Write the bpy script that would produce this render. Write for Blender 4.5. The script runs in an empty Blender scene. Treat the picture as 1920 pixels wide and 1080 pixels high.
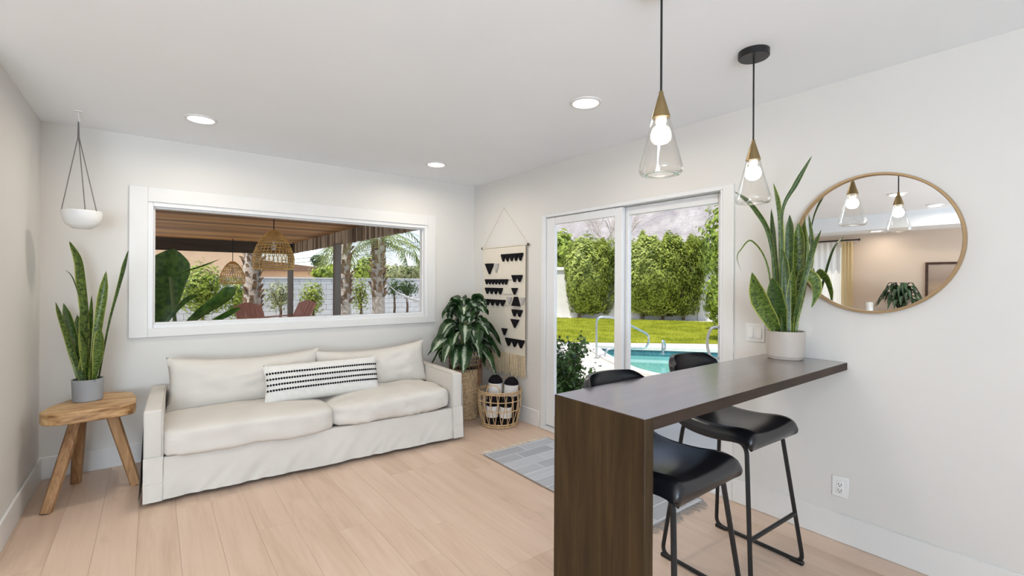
import bpy, bmesh, math, random
import numpy as np
from mathutils import Vector, Matrix, noise
R = math.radians
scene = bpy.context.scene
COL = scene.collection

# ------------------------------------------------------------------ camera
F_PX, CY, YAW, ROLL = 875.68, 528.79, 0.6557, 0.0054
CAM = Vector((-3.0329, -4.6903, 1.43))
FW = Vector((math.sin(YAW), math.cos(YAW), 0)); RT = Vector((math.cos(YAW), -math.sin(YAW), 0)); UP = Vector((0, 0, 1))
cd = bpy.data.cameras.new('camera'); cam = bpy.data.objects.new('camera', cd); COL.objects.link(cam)
cd.sensor_width = 36; cd.lens = F_PX / 1920 * 36; cd.shift_y = -(540 - CY) / 1920; cd.clip_end = 1000; cd.clip_start = .05
cam.location = CAM
cam.matrix_world = Matrix.Translation(CAM) @ Matrix.Rotation(-YAW, 4, 'Z') @ Matrix.Rotation(R(90), 4, 'X') @ Matrix.Rotation(ROLL, 4, 'Z')
scene.camera = cam

# ------------------------------------------------------------------ world, sun, exposure
scene.cycles.max_bounces = 7; scene.cycles.transparent_max_bounces = 8
vs = scene.view_settings
vs.view_transform = 'Standard'; vs.look = 'None'; vs.gamma = 1; vs.use_curve_mapping = False; vs.exposure = 0.25
SUN_EL, SUN_AZ = R(64), Vector((-.88, -.30, 0)).normalized()
world = bpy.data.worlds.new('sky'); scene.world = world; world.use_nodes = True
wn = world.node_tree; wn.nodes.clear()
w_out = wn.nodes.new('ShaderNodeOutputWorld'); w_bg = wn.nodes.new('ShaderNodeBackground')
w_sky = wn.nodes.new('ShaderNodeTexSky'); w_sky.sky_type = 'NISHITA'; w_sky.sun_disc = False
w_sky.sun_elevation = SUN_EL; w_sky.sun_rotation = math.atan2(SUN_AZ.x, SUN_AZ.y); w_sky.air_density = 1.0; w_sky.dust_density = .6
w_bg.inputs['Strength'].default_value = .24
w_tc = wn.nodes.new('ShaderNodeTexCoord'); w_mp = wn.nodes.new('ShaderNodeMapping'); w_mp.inputs['Scale'].default_value = (1, 1, 3.5)
w_no = wn.nodes.new('ShaderNodeTexNoise'); w_no.inputs['Scale'].default_value = 2.2; w_no.inputs['Detail'].default_value = 6; w_no.inputs['Roughness'].default_value = .55
w_rp = wn.nodes.new('ShaderNodeValToRGB'); w_rp.color_ramp.elements[0].position = .38; w_rp.color_ramp.elements[0].color = (.22, .22, .22, 1); w_rp.color_ramp.elements[1].position = .62; w_rp.color_ramp.elements[1].color = (.95, .95, .95, 1)
w_mx = wn.nodes.new('ShaderNodeMix'); w_mx.data_type = 'RGBA'; w_mx.inputs[7].default_value = (3.3, 3.55, 4.0, 1)
wn.links.new(w_tc.outputs['Generated'], w_mp.inputs['Vector']); wn.links.new(w_mp.outputs[0], w_no.inputs['Vector']); wn.links.new(w_no.outputs['Fac'], w_rp.inputs[0])
wn.links.new(w_rp.outputs[0], w_mx.inputs['Factor']); wn.links.new(w_sky.outputs[0], w_mx.inputs[6]); wn.links.new(w_mx.outputs[2], w_bg.inputs['Color']); wn.links.new(w_bg.outputs[0], w_out.inputs[0])
sd = bpy.data.lights.new('sun', 'SUN'); sun = bpy.data.objects.new('sun', sd); COL.objects.link(sun)
sd.energy = 4.4; sd.angle = R(.6); sd.color = (1, .95, .87)
sdir = Vector((SUN_AZ.x * math.cos(SUN_EL), SUN_AZ.y * math.cos(SUN_EL), math.sin(SUN_EL)))
sun.rotation_euler = sdir.to_track_quat('Z', 'Y').to_euler(); sun.location = sdir * 30


def area_light(name, loc, direction, sx, sy, energy, color, shape='RECTANGLE', spread=180):
    d = bpy.data.lights.new(name, 'AREA'); d.shape = shape; d.size = sx
    if shape == 'RECTANGLE':
        d.size_y = sy
    d.energy = energy; d.color = color; d.spread = R(spread)
    o = bpy.data.objects.new(name, d); COL.objects.link(o); o.location = loc
    o.rotation_euler = Vector(direction).to_track_quat('-Z', 'Y').to_euler()
    return o


# added fill light behind the camera, aimed up to brighten the ceiling
area_light('rear_fill_light', (-4.7, -7.93, 1.25), (-.12, 1, 1.8), 2.4, 2.3, 340, (.70, .85, 1))


# ------------------------------------------------------------------ helpers
def at(px, py, depth):
    """pixel of the 1920x1080 photograph at a given depth along the camera axis -> world point"""
    u0, v0 = px - 960, py - CY
    c, s = math.cos(ROLL), math.sin(ROLL)
    u, v = c * u0 + s * v0, -s * u0 + c * v0
    return CAM + (FW + RT * (u / F_PX) - UP * (v / F_PX)) * depth


def tag(o, label=None, cat=None, group=None, kind=None):
    if label: o['label'] = label
    if cat: o['category'] = cat
    if group: o['group'] = group
    if kind: o['kind'] = kind
    return o


def thing(name, label=None, cat=None, loc=(0, 0, 0), rz=0, group=None, kind=None):
    o = bpy.data.objects.new(name, None); COL.objects.link(o)
    o.empty_display_size = .1; o.location = loc; o.rotation_euler = (0, 0, rz)
    return tag(o, label, cat, group, kind)


def link_mesh(name, me, parent=None):
    o = bpy.data.objects.new(name, me); COL.objects.link(o)
    if parent: o.parent = parent
    return o


def copy_tree(o, parent=None):
    c = o.copy(); COL.objects.link(c); c.parent = parent
    for ch in list(o.children): copy_tree(ch, c)
    return c


class MB:
    def __init__(s): s.v, s.f, s.uv = [], [], []

    def add(s, vs_, fs, uvs=None):
        b = len(s.v)
        s.v += [tuple(p) for p in vs_]
        s.uv += list(uvs) if uvs is not None else [(0, 0)] * len(vs_)
        s.f += [tuple(i + b for i in f) for f in fs]
        return s

    def box(s, x0, x1, y0, y1, z0, z1):
        x0, x1 = min(x0, x1), max(x0, x1); y0, y1 = min(y0, y1), max(y0, y1); z0, z1 = min(z0, z1), max(z0, z1)
        return s.add([(x0, y0, z0), (x1, y0, z0), (x1, y1, z0), (x0, y1, z0), (x0, y0, z1), (x1, y0, z1), (x1, y1, z1), (x0, y1, z1)],
                     [(0, 3, 2, 1), (4, 5, 6, 7), (0, 1, 5, 4), (1, 2, 6, 5), (2, 3, 7, 6), (3, 0, 4, 7)])

    def tube(s, pts, r, n=8, closed=False, caps=True):
        pts = [Vector(p) for p in pts]; m = len(pts)
        rs = r if isinstance(r, (list, tuple)) else [r] * m
        tang = []
        for i in range(m):
            a = pts[(i - 1) % m] if (closed or i > 0) else pts[i]
            b = pts[(i + 1) % m] if (closed or i < m - 1) else pts[i]
            t = (b - a); tang.append(t.normalized() if t.length > 1e-9 else Vector((0, 0, 1)))
        ref = Vector((0, 0, 1)) if abs(tang[0].z) < .9 else Vector((1, 0, 0))
        nrm = (ref - tang[0] * ref.dot(tang[0])).normalized()
        vs_ = []
        for i in range(m):
            nrm = (nrm - tang[i] * nrm.dot(tang[i]))
            nrm = nrm.normalized() if nrm.length > 1e-6 else tang[i].orthogonal().normalized()
            bi = tang[i].cross(nrm)
            for k in range(n):
                a = 2 * math.pi * k / n
                vs_.append(pts[i] + (nrm * math.cos(a) + bi * math.sin(a)) * rs[i])
        fs = []
        for i in range(m if closed else m - 1):
            j = (i + 1) % m
            for k in range(n):
                l = (k + 1) % n
                fs.append((i * n + k, i * n + l, j * n + l, j * n + k))
        if caps and not closed:
            fs.append(tuple(range(n - 1, -1, -1))); fs.append(tuple((m - 1) * n + k for k in range(n)))
        return s.add(vs_, fs)

    def lathe(s, prof, n=32, c=(0, 0, 0), cap0=False, cap1=False, axis='z'):
        vs_ = []
        for r, z in prof:
            for k in range(n):
                a = 2 * math.pi * k / n
                p = (r * math.cos(a), r * math.sin(a), z)
                if axis == 'x': p = (z, r * math.cos(a), r * math.sin(a))
                elif axis == 'y': p = (r * math.sin(a), z, r * math.cos(a))
                vs_.append((p[0] + c[0], p[1] + c[1], p[2] + c[2]))
        fs = []
        m = len(prof)
        for i in range(m - 1):
            for k in range(n):
                l = (k + 1) % n
                fs.append((i * n + k, i * n + l, (i + 1) * n + l, (i + 1) * n + k))
        if cap0: fs.append(tuple(range(n - 1, -1, -1)))
        if cap1: fs.append(tuple((m - 1) * n + k for k in range(n)))
        return s.add(vs_, fs)

    def grid(s, fn, nu, nv, wrap_u=False):
        vs_, uvs = [], []
        mu = nu if wrap_u else nu + 1
        for j in range(nv + 1):
            for i in range(mu):
                u, v = i / nu, j / nv
                vs_.append(fn(u, v)); uvs.append((u, v))
        fs = []
        for j in range(nv):
            for i in range(nu):
                a, b = j * mu + i, j * mu + (i + 1) % mu
                fs.append((a, b, b + mu, a + mu))
        return s.add(vs_, fs, uvs)

    def prism(s, poly, d0, d1, axis='z'):
        n = len(poly)

        def P(p, d): return (p[0], p[1], d) if axis == 'z' else ((p[0], d, p[1]) if axis == 'y' else (d, p[0], p[1]))
        vs_ = [P(p, d0) for p in poly] + [P(p, d1) for p in poly]
        fs = [tuple(range(n - 1, -1, -1)), tuple(range(n, 2 * n))] + [(i, (i + 1) % n, n + (i + 1) % n, n + i) for i in range(n)]
        return s.add(vs_, fs)

    def ball(s, c, r, n=10, m=6):
        rx, ry, rz_ = r if isinstance(r, (tuple, list)) else (r, r, r)
        return s.grid(lambda u, v: (c[0] + rx * math.cos(2 * math.pi * u) * math.sin(math.pi * v), c[1] + ry * math.sin(2 * math.pi * u) * math.sin(math.pi * v), c[2] - rz_ * math.cos(math.pi * v)), n, m, True)

    def build(s, name, mat, parent=None, smooth=True, bevel=0, local=False, angle=40, recalc=True, seg=1, merge=0):
        me = bpy.data.meshes.new(name)
        off = Vector((0, 0, 0))
        if parent is not None and not local:
            p = parent
            while p is not None:
                off += Vector(p.location); p = p.parent
        me.from_pydata([(x - off.x, y - off.y, z - off.z) for x, y, z in s.v], [], s.f)
        if any(u != (0, 0) for u in s.uv[:4000]):
            ul = me.uv_layers.new(name='uv')
            idx = np.empty(len(me.loops), dtype=np.int32); me.loops.foreach_get('vertex_index', idx)
            ul.data.foreach_set('uv', np.array(s.uv, dtype=np.float32)[idx].ravel())
        if bevel or recalc or merge:
            bm = bmesh.new(); bm.from_mesh(me)
            if merge: bmesh.ops.remove_doubles(bm, verts=bm.verts, dist=merge)
            if recalc: bmesh.ops.recalc_face_normals(bm, faces=bm.faces)
            if bevel:
                es = [e for e in bm.edges if len(e.link_faces) == 2 and e.calc_face_angle(0) > R(30)]
                bmesh.ops.bevel(bm, geom=es, offset=bevel, segments=seg, profile=.5, affect='EDGES', clamp_overlap=True)
            bm.to_mesh(me); bm.free()
        if smooth:
            me.polygons.foreach_set('use_smooth', [True] * len(me.polygons))
            me.set_sharp_from_angle(angle=R(angle))
        if mat: me.materials.append(mat)
        return link_mesh(name, me, parent)


def smooth_path(pts, per=8, closed=False):
    pts = [Vector(p) for p in pts]; n = len(pts); out = []
    rng = range(n) if closed else range(n - 1)
    for i in rng:
        p0 = pts[(i - 1) % n] if (closed or i > 0) else pts[i] * 2 - pts[i + 1]
        p1, p2 = pts[i], pts[(i + 1) % n]
        p3 = pts[(i + 2) % n] if (closed or i < n - 2) else p2 * 2 - p1
        for k in range(per):
            t = k / per
            out.append(.5 * ((2 * p1) + (p2 - p0) * t + (2 * p0 - 5 * p1 + 4 * p2 - p3) * t * t + (3 * p1 - p0 - 3 * p2 + p3) * t ** 3))
    if not closed: out.append(pts[-1])
    return out


def round_path(pts, r, seg=5, closed=False):
    pts = [Vector(p) for p in pts]; n = len(pts); out = []
    for i in range(n):
        if not closed and i in (0, n - 1): out.append(pts[i]); continue
        a, b, c = pts[(i - 1) % n], pts[i], pts[(i + 1) % n]
        rr = min(r, (a - b).length * .45, (c - b).length * .45)
        p, q = b + (a - b).normalized() * rr, b + (c - b).normalized() * rr
        for k in range(seg + 1):
            t = k / seg
            out.append(p * (1 - t) ** 2 + b * 2 * t * (1 - t) + q * t * t)
    return out


# ------------------------------------------------------------------ materials
MATS = {}


def nmat(name):
    m = bpy.data.materials.new(name); m.use_nodes = True; nt = m.node_tree
    return m, nt, nt.nodes['Principled BSDF']


def N(nt, t, **kw):
    n = nt.nodes.new(t)
    for k, v in kw.items(): setattr(n, k, v)
    return n


def L(nt, a, b): nt.links.new(a, b)


def ramp(nt, fac, stops):
    r = N(nt, 'ShaderNodeValToRGB'); e = r.color_ramp.elements
    while len(e) < len(stops): e.new(.5)
    for el, (p, c) in zip(e, stops): el.position = p; el.color = (*c, 1)
    L(nt, fac, r.inputs[0]); return r.outputs[0]


def mapped(nt, coord='Object', scale=(1, 1, 1), rot=(0, 0, 0), rand=False):
    tc = N(nt, 'ShaderNodeTexCoord'); mp = N(nt, 'ShaderNodeMapping'); mp.inputs['Scale'].default_value = scale; mp.inputs['Rotation'].default_value = rot
    L(nt, tc.outputs[coord], mp.inputs['Vector'])
    if rand:
        oi = N(nt, 'ShaderNodeObjectInfo'); mu = N(nt, 'ShaderNodeVectorMath', operation='SCALE'); cx = N(nt, 'ShaderNodeCombineXYZ')
        for i in range(3): L(nt, oi.outputs['Random'], cx.inputs[i])
        L(nt, cx.outputs[0], mu.inputs[0]); mu.inputs['Scale'].default_value = 57.3; L(nt, mu.outputs[0], mp.inputs['Location'])
    return mp.outputs[0]


def noise_tex(nt, vec, scale=5, detail=4, rough=.5, dist=0):
    n = N(nt, 'ShaderNodeTexNoise'); n.inputs['Scale'].default_value = scale; n.inputs['Detail'].default_value = detail
    n.inputs['Roughness'].default_value = rough; n.inputs['Distortion'].default_value = dist
    if vec: L(nt, vec, n.inputs['Vector'])
    return n.outputs['Fac']


def bump(nt, b, h, strength=.2, dist=.01):
    n = N(nt, 'ShaderNodeBump'); n.inputs['Strength'].default_value = strength; n.inputs['Distance'].default_value = dist
    L(nt, h, n.inputs['Height']); L(nt, n.outputs[0], b.inputs['Normal'])


def mat(name, col, rough=.5, metal=0, var=.06, nscale=8, bstr=0, bscale=60, bdist=.003, spec=.5, coat=0, sss=0, scale=(1, 1, 1), rand=False):
    if name in MATS: return MATS[name]
    m, nt, b = nmat(name)
    v = mapped(nt, 'Object', scale, rand=rand)
    f = noise_tex(nt, v, nscale, 4)
    c0 = tuple(max(0, c * (1 - var)) for c in col); c1 = tuple(min(1, c * (1 + var)) for c in col)
    L(nt, ramp(nt, f, [(.3, c0), (.7, c1)]), b.inputs['Base Color'])
    b.inputs['Roughness'].default_value = rough; b.inputs['Metallic'].default_value = metal
    b.inputs['Specular IOR Level'].default_value = spec; b.inputs['Coat Weight'].default_value = coat
    if bstr: bump(nt, b, noise_tex(nt, v, bscale, 3), bstr, bdist)
    MATS[name] = m; return m


def wood(name, stops, axis='x', scale=1.0, rough=.45, rand=False, knots=0, bstr=.15, coat=0, spec=.5, stretch=9, amp=.14):
    m, nt, b = nmat(name)
    sc = [7 * scale] * 3; sc['xyz'.index(axis)] = 7 * scale / stretch
    v = mapped(nt, 'Object', sc, rand=rand)
    f1 = noise_tex(nt, v, 1.0, 8, .62, 1.2)
    sc2 = [60 * scale] * 3; sc2['xyz'.index(axis)] = 2.2 * scale
    f2 = noise_tex(nt, mapped(nt, 'Object', sc2, rand=rand), 1.0, 4, .6)
    mx = N(nt, 'ShaderNodeMath', operation='MULTIPLY_ADD'); L(nt, f2, mx.inputs[0]); mx.inputs[1].default_value = .35
    ad = N(nt, 'ShaderNodeMath', operation='SUBTRACT'); L(nt, f1, ad.inputs[0]); ad.inputs[1].default_value = .175
    L(nt, ad.outputs[0], mx.inputs[2])
    fac = mx.outputs[0]
    if rand:
        oi = N(nt, 'ShaderNodeObjectInfo'); m2 = N(nt, 'ShaderNodeMath', operation='MULTIPLY_ADD'); L(nt, oi.outputs['Random'], m2.inputs[0]); m2.inputs[1].default_value = amp
        s2 = N(nt, 'ShaderNodeMath', operation='SUBTRACT'); L(nt, fac, s2.inputs[0]); s2.inputs[1].default_value = amp / 2; L(nt, s2.outputs[0], m2.inputs[2]); fac = m2.outputs[0]
    col = ramp(nt, fac, stops)
    if knots:
        sk = [3.2] * 3; sk['xyz'.index(axis)] = 1.1
        kn = N(nt, 'ShaderNodeTexNoise'); kn.inputs['Scale'].default_value = 1.7; kn.inputs['Detail'].default_value = 5; kn.inputs['Roughness'].default_value = .6
        L(nt, mapped(nt, 'Object', sk, rand=rand), kn.inputs['Vector'])
        kf = ramp(nt, kn.outputs['Fac'], [(.66, (0, 0, 0)), (.78, (1, 1, 1))])
        mxc = N(nt, 'ShaderNodeMix', data_type='RGBA'); mu = N(nt, 'ShaderNodeMath', operation='MULTIPLY'); L(nt, kf, mu.inputs[0]); mu.inputs[1].default_value = knots
        L(nt, mu.outputs[0], mxc.inputs['Factor']); L(nt, col, mxc.inputs[6]); mxc.inputs[7].default_value = (*[c * .55 for c in stops[0][1]], 1)
        col = mxc.outputs[2]
    L(nt, col, b.inputs['Base Color']); b.inputs['Roughness'].default_value = rough; b.inputs['Coat Weight'].default_value = coat; b.inputs['Coat Roughness'].default_value = .2
    b.inputs['Specular IOR Level'].default_value = spec
    bump(nt, b, f2, bstr, .002)
    MATS[name] = m; return m


def emis(name, col, strength):
    m, nt, b = nmat(name); b.inputs['Base Color'].default_value = (.8, .8, .8, 1)
    b.inputs['Emission Color'].default_value = (*col, 1); b.inputs['Emission Strength'].default_value = strength
    MATS[name] = m; return m


def thin_glass(name, tint=(1, 1, 1), ior=1.45, rough=0.0, gain=1.0):
    m, nt, b = nmat(name); nt.nodes.remove(b); out = nt.nodes['Material Output']
    tr = N(nt, 'ShaderNodeBsdfTransparent'); tr.inputs[0].default_value = (*tint, 1)
    gl = N(nt, 'ShaderNodeBsdfGlossy'); gl.inputs['Roughness'].default_value = rough
    lw = N(nt, 'ShaderNodeLayerWeight'); lw.inputs['Blend'].default_value = .5
    pw = N(nt, 'ShaderNodeMath', operation='POWER'); L(nt, lw.outputs['Facing'], pw.inputs[0]); pw.inputs[1].default_value = 5.0 if ior < 1.5 else 3.0
    f0 = ((ior - 1) / (ior + 1)) ** 2
    ma = N(nt, 'ShaderNodeMath', operation='MULTIPLY_ADD'); L(nt, pw.outputs[0], ma.inputs[0]); ma.inputs[1].default_value = 1 - f0; ma.inputs[2].default_value = f0
    mu = N(nt, 'ShaderNodeMath', operation='MULTIPLY', use_clamp=True); L(nt, ma.outputs[0], mu.inputs[0]); mu.inputs[1].default_value = gain
    mx = N(nt, 'ShaderNodeMixShader'); L(nt, mu.outputs[0], mx.inputs[0]); L(nt, tr.outputs[0], mx.inputs[1]); L(nt, gl.outputs[0], mx.inputs[2])
    L(nt, mx.outputs[0], out.inputs[0]); MATS[name] = m; return m


def leafmat(name, dark, light, edge=None, edge_w=.08, bands=0, centre=None, rough=.4, trans=.25):
    """leaf material: mottled green, optional cross bands, pale margin and pale centre, all in leaf UV"""
    m, nt, b = nmat(name)
    tc = N(nt, 'ShaderNodeTexCoord'); sep = N(nt, 'ShaderNodeSeparateXYZ'); L(nt, tc.outputs['UV'], sep.inputs[0])
    f = noise_tex(nt, mapped(nt, 'Object', (1, 1, 1)), 14, 4, .6)
    if bands:
        mp = N(nt, 'ShaderNodeMapping'); mp.inputs['Scale'].default_value = (1.2, bands, 1); L(nt, tc.outputs['UV'], mp.inputs['Vector'])
        f = noise_tex(nt, mp.outputs[0], 3.0, 5, .6, 1.0)
    col = ramp(nt, f, [(.40, dark), (.60, light)])
    ab = N(nt, 'ShaderNodeMath', operation='SUBTRACT'); L(nt, sep.outputs[0], ab.inputs[0]); ab.inputs[1].default_value = .5
    aa = N(nt, 'ShaderNodeMath', operation='ABSOLUTE'); L(nt, ab.outputs[0], aa.inputs[0])
    if centre:
        nf = N(nt, 'ShaderNodeMath', operation='MULTIPLY_ADD'); L(nt, noise_tex(nt, mapped(nt, 'UV', (6, 14, 1)), 1.5, 4, .7), nf.inputs[0]); nf.inputs[1].default_value = .5; L(nt, aa.outputs[0], nf.inputs[2])
        mk = ramp(nt, nf.outputs[0], [(.31, (1, 1, 1)), (.43, (0, 0, 0))])
        mx = N(nt, 'ShaderNodeMix', data_type='RGBA'); L(nt, mk, mx.inputs['Factor']); L(nt, col, mx.inputs[6]); mx.inputs[7].default_value = (*centre, 1); col = mx.outputs[2]
    if edge:
        mk = ramp(nt, aa.outputs[0], [(.5 - edge_w - .02, (0, 0, 0)), (.5 - edge_w, (1, 1, 1))])
        mx = N(nt, 'ShaderNodeMix', data_type='RGBA'); L(nt, mk, mx.inputs['Factor']); L(nt, col, mx.inputs[6]); mx.inputs[7].default_value = (*edge, 1); col = mx.outputs[2]
    L(nt, col, b.inputs['Base Color']); b.inputs['Roughness'].default_value = rough
    if trans:
        out = nt.nodes['Material Output']; t = N(nt, 'ShaderNodeBsdfTranslucent'); L(nt, col, t.inputs[0])
        ms = N(nt, 'ShaderNodeMixShader'); ms.inputs[0].default_value = trans; L(nt, b.outputs[0], ms.inputs[1]); L(nt, t.outputs[0], ms.inputs[2]); L(nt, ms.outputs[0], out.inputs[0])
    MATS[name] = m; return m


def foliage(name, dark, light, rough=.5, trans=.3):
    """many-leaf crown: each leaf gets its own green from a random per-leaf island value"""
    m, nt, b = nmat(name)
    g = N(nt, 'ShaderNodeNewGeometry')
    col = ramp(nt, g.outputs['Random Per Island'], [(0, dark), (.6, light), (1, tuple(min(1, c * 1.35) for c in light))])
    L(nt, col, b.inputs['Base Color']); b.inputs['Roughness'].default_value = rough
    out = nt.nodes['Material Output']; t = N(nt, 'ShaderNodeBsdfTranslucent'); L(nt, col, t.inputs[0])
    ms = N(nt, 'ShaderNodeMixShader'); ms.inputs[0].default_value = trans; L(nt, b.outputs[0], ms.inputs[1]); L(nt, t.outputs[0], ms.inputs[2]); L(nt, ms.outputs[0], out.inputs[0])
    MATS[name] = m; return m


M_wall = mat('wall_paint', (.70, .68, .645), .6, var=.012, nscale=2, bstr=.04, bscale=180, bdist=.001)
M_ceil = mat('ceiling_paint', (.89, .92, .95), .7, var=.01, nscale=2)
M_trim = mat('white_trim', (.745, .735, .715), .4, var=.01)
M_vinyl = mat('white_vinyl', (.76, .765, .77), .3, var=.01)
M_tan = mat('tan_paint', (.62, .50, .40), .6, var=.02, nscale=2)
M_oak = wood('oak_floor', [(.22, (.52, .37, .265)), (.5, (.63, .465, .35)), (.78, (.69, .53, .415))], 'y', .9, .42, rand=True, knots=.35, bstr=.05, spec=.4)
M_joint = mat('floor_joint', (.50, .355, .25), .7)
M_walnut_x = wood('walnut_top', [(.25, (.030, .015, .009)), (.5, (.060, .032, .020)), (.75, (.105, .06, .038))], 'x', 1.1, .28, coat=1, bstr=.02)
M_walnut_x.node_tree.nodes['Principled BSDF'].inputs['Coat IOR'].default_value = 2.0; M_walnut_x.node_tree.nodes['Principled BSDF'].inputs['Coat Roughness'].default_value = .16
M_walnut_z = wood('walnut_panel', [(.25, (.012, .006, .0025)), (.5, (.036, .020, .007)), (.78, (.072, .042, .015))], 'z', 1.1, .5, bstr=.08, spec=.25)
M_walnut_e = wood('walnut_edge', [(.25, (.016, .009, .006)), (.5, (.034, .02, .013)), (.75, (.06, .036, .024))], 'x', 1.1, .5, bstr=.05, spec=.2)
M_linen = mat('cream_linen', (.64, .605, .555), .92, var=.035, nscale=5, bstr=.25, bscale=420, bdist=.0012, spec=.15)
M_seam = mat('linen_seam', (.56, .525, .475), .95, var=.04, spec=.1)
M_pillow = mat('white_weave', (.70, .685, .65), .95, var=.05, nscale=40, bstr=.4, bscale=300, bdist=.002, spec=.1)
M_blackyarn = mat('black_yarn', (.012, .011, .013), .95, var=.2, spec=.1)
M_teak = wood('teak_slab', [(.32, (.20, .09, .03)), (.45, (.46, .26, .11)), (.56, (.60, .39, .19)), (.7, (.68, .47, .25))], 'x', 1.3, .5, bstr=.1, stretch=3)
M_teakleg = wood('teak_leg', [(.3, (.17, .075, .03)), (.5, (.37, .20, .09)), (.7, (.50, .30, .15))], 'z', 1.6, .55, bstr=.15, knots=.6)
M_concrete = mat('grey_ceramic', (.31, .32, .33), .6, var=.05, bstr=.1, bscale=150)
M_beige = mat('beige_ceramic', (.50, .44, .39), .5, var=.03, bstr=.06, bscale=150)
M_soil = mat('potting_soil', (.035, .024, .016), .95, var=.5, nscale=60, bstr=.8, bscale=90, bdist=.01)
M_white = mat('white_ceramic', (.80, .80, .785), .45, var=.02)
M_cordgrey = mat('grey_cord', (.16, .15, .14), .8)
M_black = mat('black_metal', (.012, .012, .013), .38, metal=.2, var=.1)
M_leather = mat('black_leather', (.006, .0065, .009), .27, var=.2, nscale=3, bstr=.12, bscale=260, bdist=.001, spec=.55)
M_brass = mat('aged_brass', (.26, .185, .085), .42, metal=.75, var=.08)
M_gold = mat('brushed_brass', (.46, .33, .19), .35, metal=.8, var=.06)
M_mirror = mat('mirror_silver', (.90, .90, .89), .0, metal=1, var=0)
M_glass = thin_glass('window_glass', (.985, .99, .99), 1.4, 0, .04)
M_shade = thin_glass('clear_lamp_glass', (.985, .98, .97), 1.5, .02, .9)
M_bulb = emis('lit_bulb', (1, .93, .80), 9)
M_diff = emis('lit_diffuser', (1, .98, .95), 5)
M_snake = leafmat('snake_leaf', (.018, .048, .008), (.18, .26, .045), edge=(.36, .38, .08), edge_w=.06, bands=16, rough=.35, trans=.12)
M_snake_dark = leafmat('snake_leaf_dark', (.010, .032, .008), (.085, .15, .03), edge=(.26, .30, .06), edge_w=.05, bands=18, rough=.35, trans=.1)
M_aglao = leafmat('variegated_leaf', (.010, .032, .010), (.03, .075, .02), centre=(.46, .54, .40), rough=.35, trans=.15)
M_seagrass = mat('seagrass', (.47, .33, .19), .85, var=.3, nscale=40, bstr=.7, bscale=120, bdist=.006)
M_rattan = mat('pale_rattan', (.55, .37, .20), .6, var=.25, nscale=30)
M_darkcane = mat('dark_cane', (.10, .055, .03), .7, var=.3, nscale=30)
M_strap = mat('rust_leather', (.22, .08, .035), .6, var=.2)
M_cloth = mat('natural_cotton', (.74, .68, .58), .95, var=.03, nscale=40, bstr=.4, bscale=260, bdist=.002, spec=.1)
M_fringe = mat('jute_fringe', (.62, .50, .33), .95, var=.2, nscale=50, spec=.1)
M_greycotton = mat('grey_thread', (.45, .43, .41), .95)
M_towelw = mat('white_terry', (.78, .76, .74), .95, var=.05, nscale=50, bstr=.7, bscale=200, bdist=.004, spec=.05)
M_towelb = mat('black_terry', (.014, .012, .014), .95, var=.2, nscale=50, bstr=.7, bscale=200, bdist=.004, spec=.05)
M_plastic = mat('white_plastic', (.80, .795, .78), .35, var=.01)
M_slot = mat('dark_slot', (.03, .03, .03), .6)
M_steel = mat('stainless_steel', (.62, .63, .64), .22, metal=1, var=.03)
M_alu = mat('grey_handle', (.52, .53, .54), .4, metal=.5, var=.03)

# ------------------------------------------------------------------ room shell
W, H = -3.67, 2.56            # left wall, ceiling height
XF, YR = -7.0, -8.0           # far wall of the living area, rear wall
WX0, WX1, WZ0, WZ1 = -3.03, -.651, 1.077, 2.017   # picture window glass
DY0, DY1, DZ = -1.225, -3.146, 2.086              # sliding door opening


def struct(o): o['kind'] = 'structure'; return o


floor = struct(MB().box(XF - .15, .15, YR - .15, .15, -.12, -.008).build('floor', M_joint, smooth=False))
# planks: separate oak boards along y, staggered
rng = random.Random(4)
PW = .182; plank_me = {}
x = 0.0; ncol = 0
while x > -5.4:
    y = -.0 - rng.choice([0, .25, .5, .75, 1.0]) * 1.1
    y0 = 0.0
    lens = [abs(y)] if abs(y) > .05 else []
    while y0 - sum(lens) > -6.2: lens.append(1.42)
    yy = 0.0
    for ln in lens:
        if ln < .05: continue
        key = round(ln, 2)
        if key not in plank_me:
            o = MB().box(-PW / 2 + .0003, PW / 2 - .0003, -ln / 2 + .0003, ln / 2 - .0003, -.010, 0).build('plank', M_oak, None, smooth=False, bevel=.0006)
            plank_me[key] = o.data; bpy.data.objects.remove(o)
        p = link_mesh('plank', plank_me[key], floor); p.location = (x - PW / 2, yy - ln / 2, 0)
        yy -= ln
    x -= PW
struct(MB().box(XF - .15, .55, YR - .15, .45, H, H + .22).build('ceiling', M_ceil, smooth=False))
struct(MB().box(XF, XF + .7, YR, 0, 2.32, H).build('ceiling_soffit', M_ceil, smooth=False))
mb = MB()
mb.box(XF - .15, WX0 - .02, 0, .15, 0, H).box(WX1 + .02, .15, 0, .15, 0, H).box(WX0 - .02, WX1 + .02, 0, .15, 0, WZ0 - .02).box(WX0 - .02, WX1 + .02, 0, .15, WZ1 + .02, H)
struct(mb.build('wall_back', M_wall, smooth=False))
mb = MB()
mb.box(0, .15, DY0 - .0, 0, 0, H).box(0, .15, YR, DY1, 0, H).box(0, .15, DY1, DY0, DZ, H)
struct(mb.build('wall_right', M_wall, smooth=False))
struct(MB().box(W - .12, W, -1.45, 0, 0, H).build('wall_left', M_wall, smooth=False))
mb = MB()
mb.box(XF - .15, XF, YR, -1.75, 0, 2.32).box(XF - .15, XF, -.55, 0, 0, 2.32).box(XF - .15, XF, -1.75, -.55, 0, .1).box(XF - .15, XF, -1.75, -.55, 2.15, 2.32).box(XF - .15, XF, YR, 0, 2.32, H)
struct(mb.build('wall_far', M_tan, smooth=False))
mb = MB()
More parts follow.
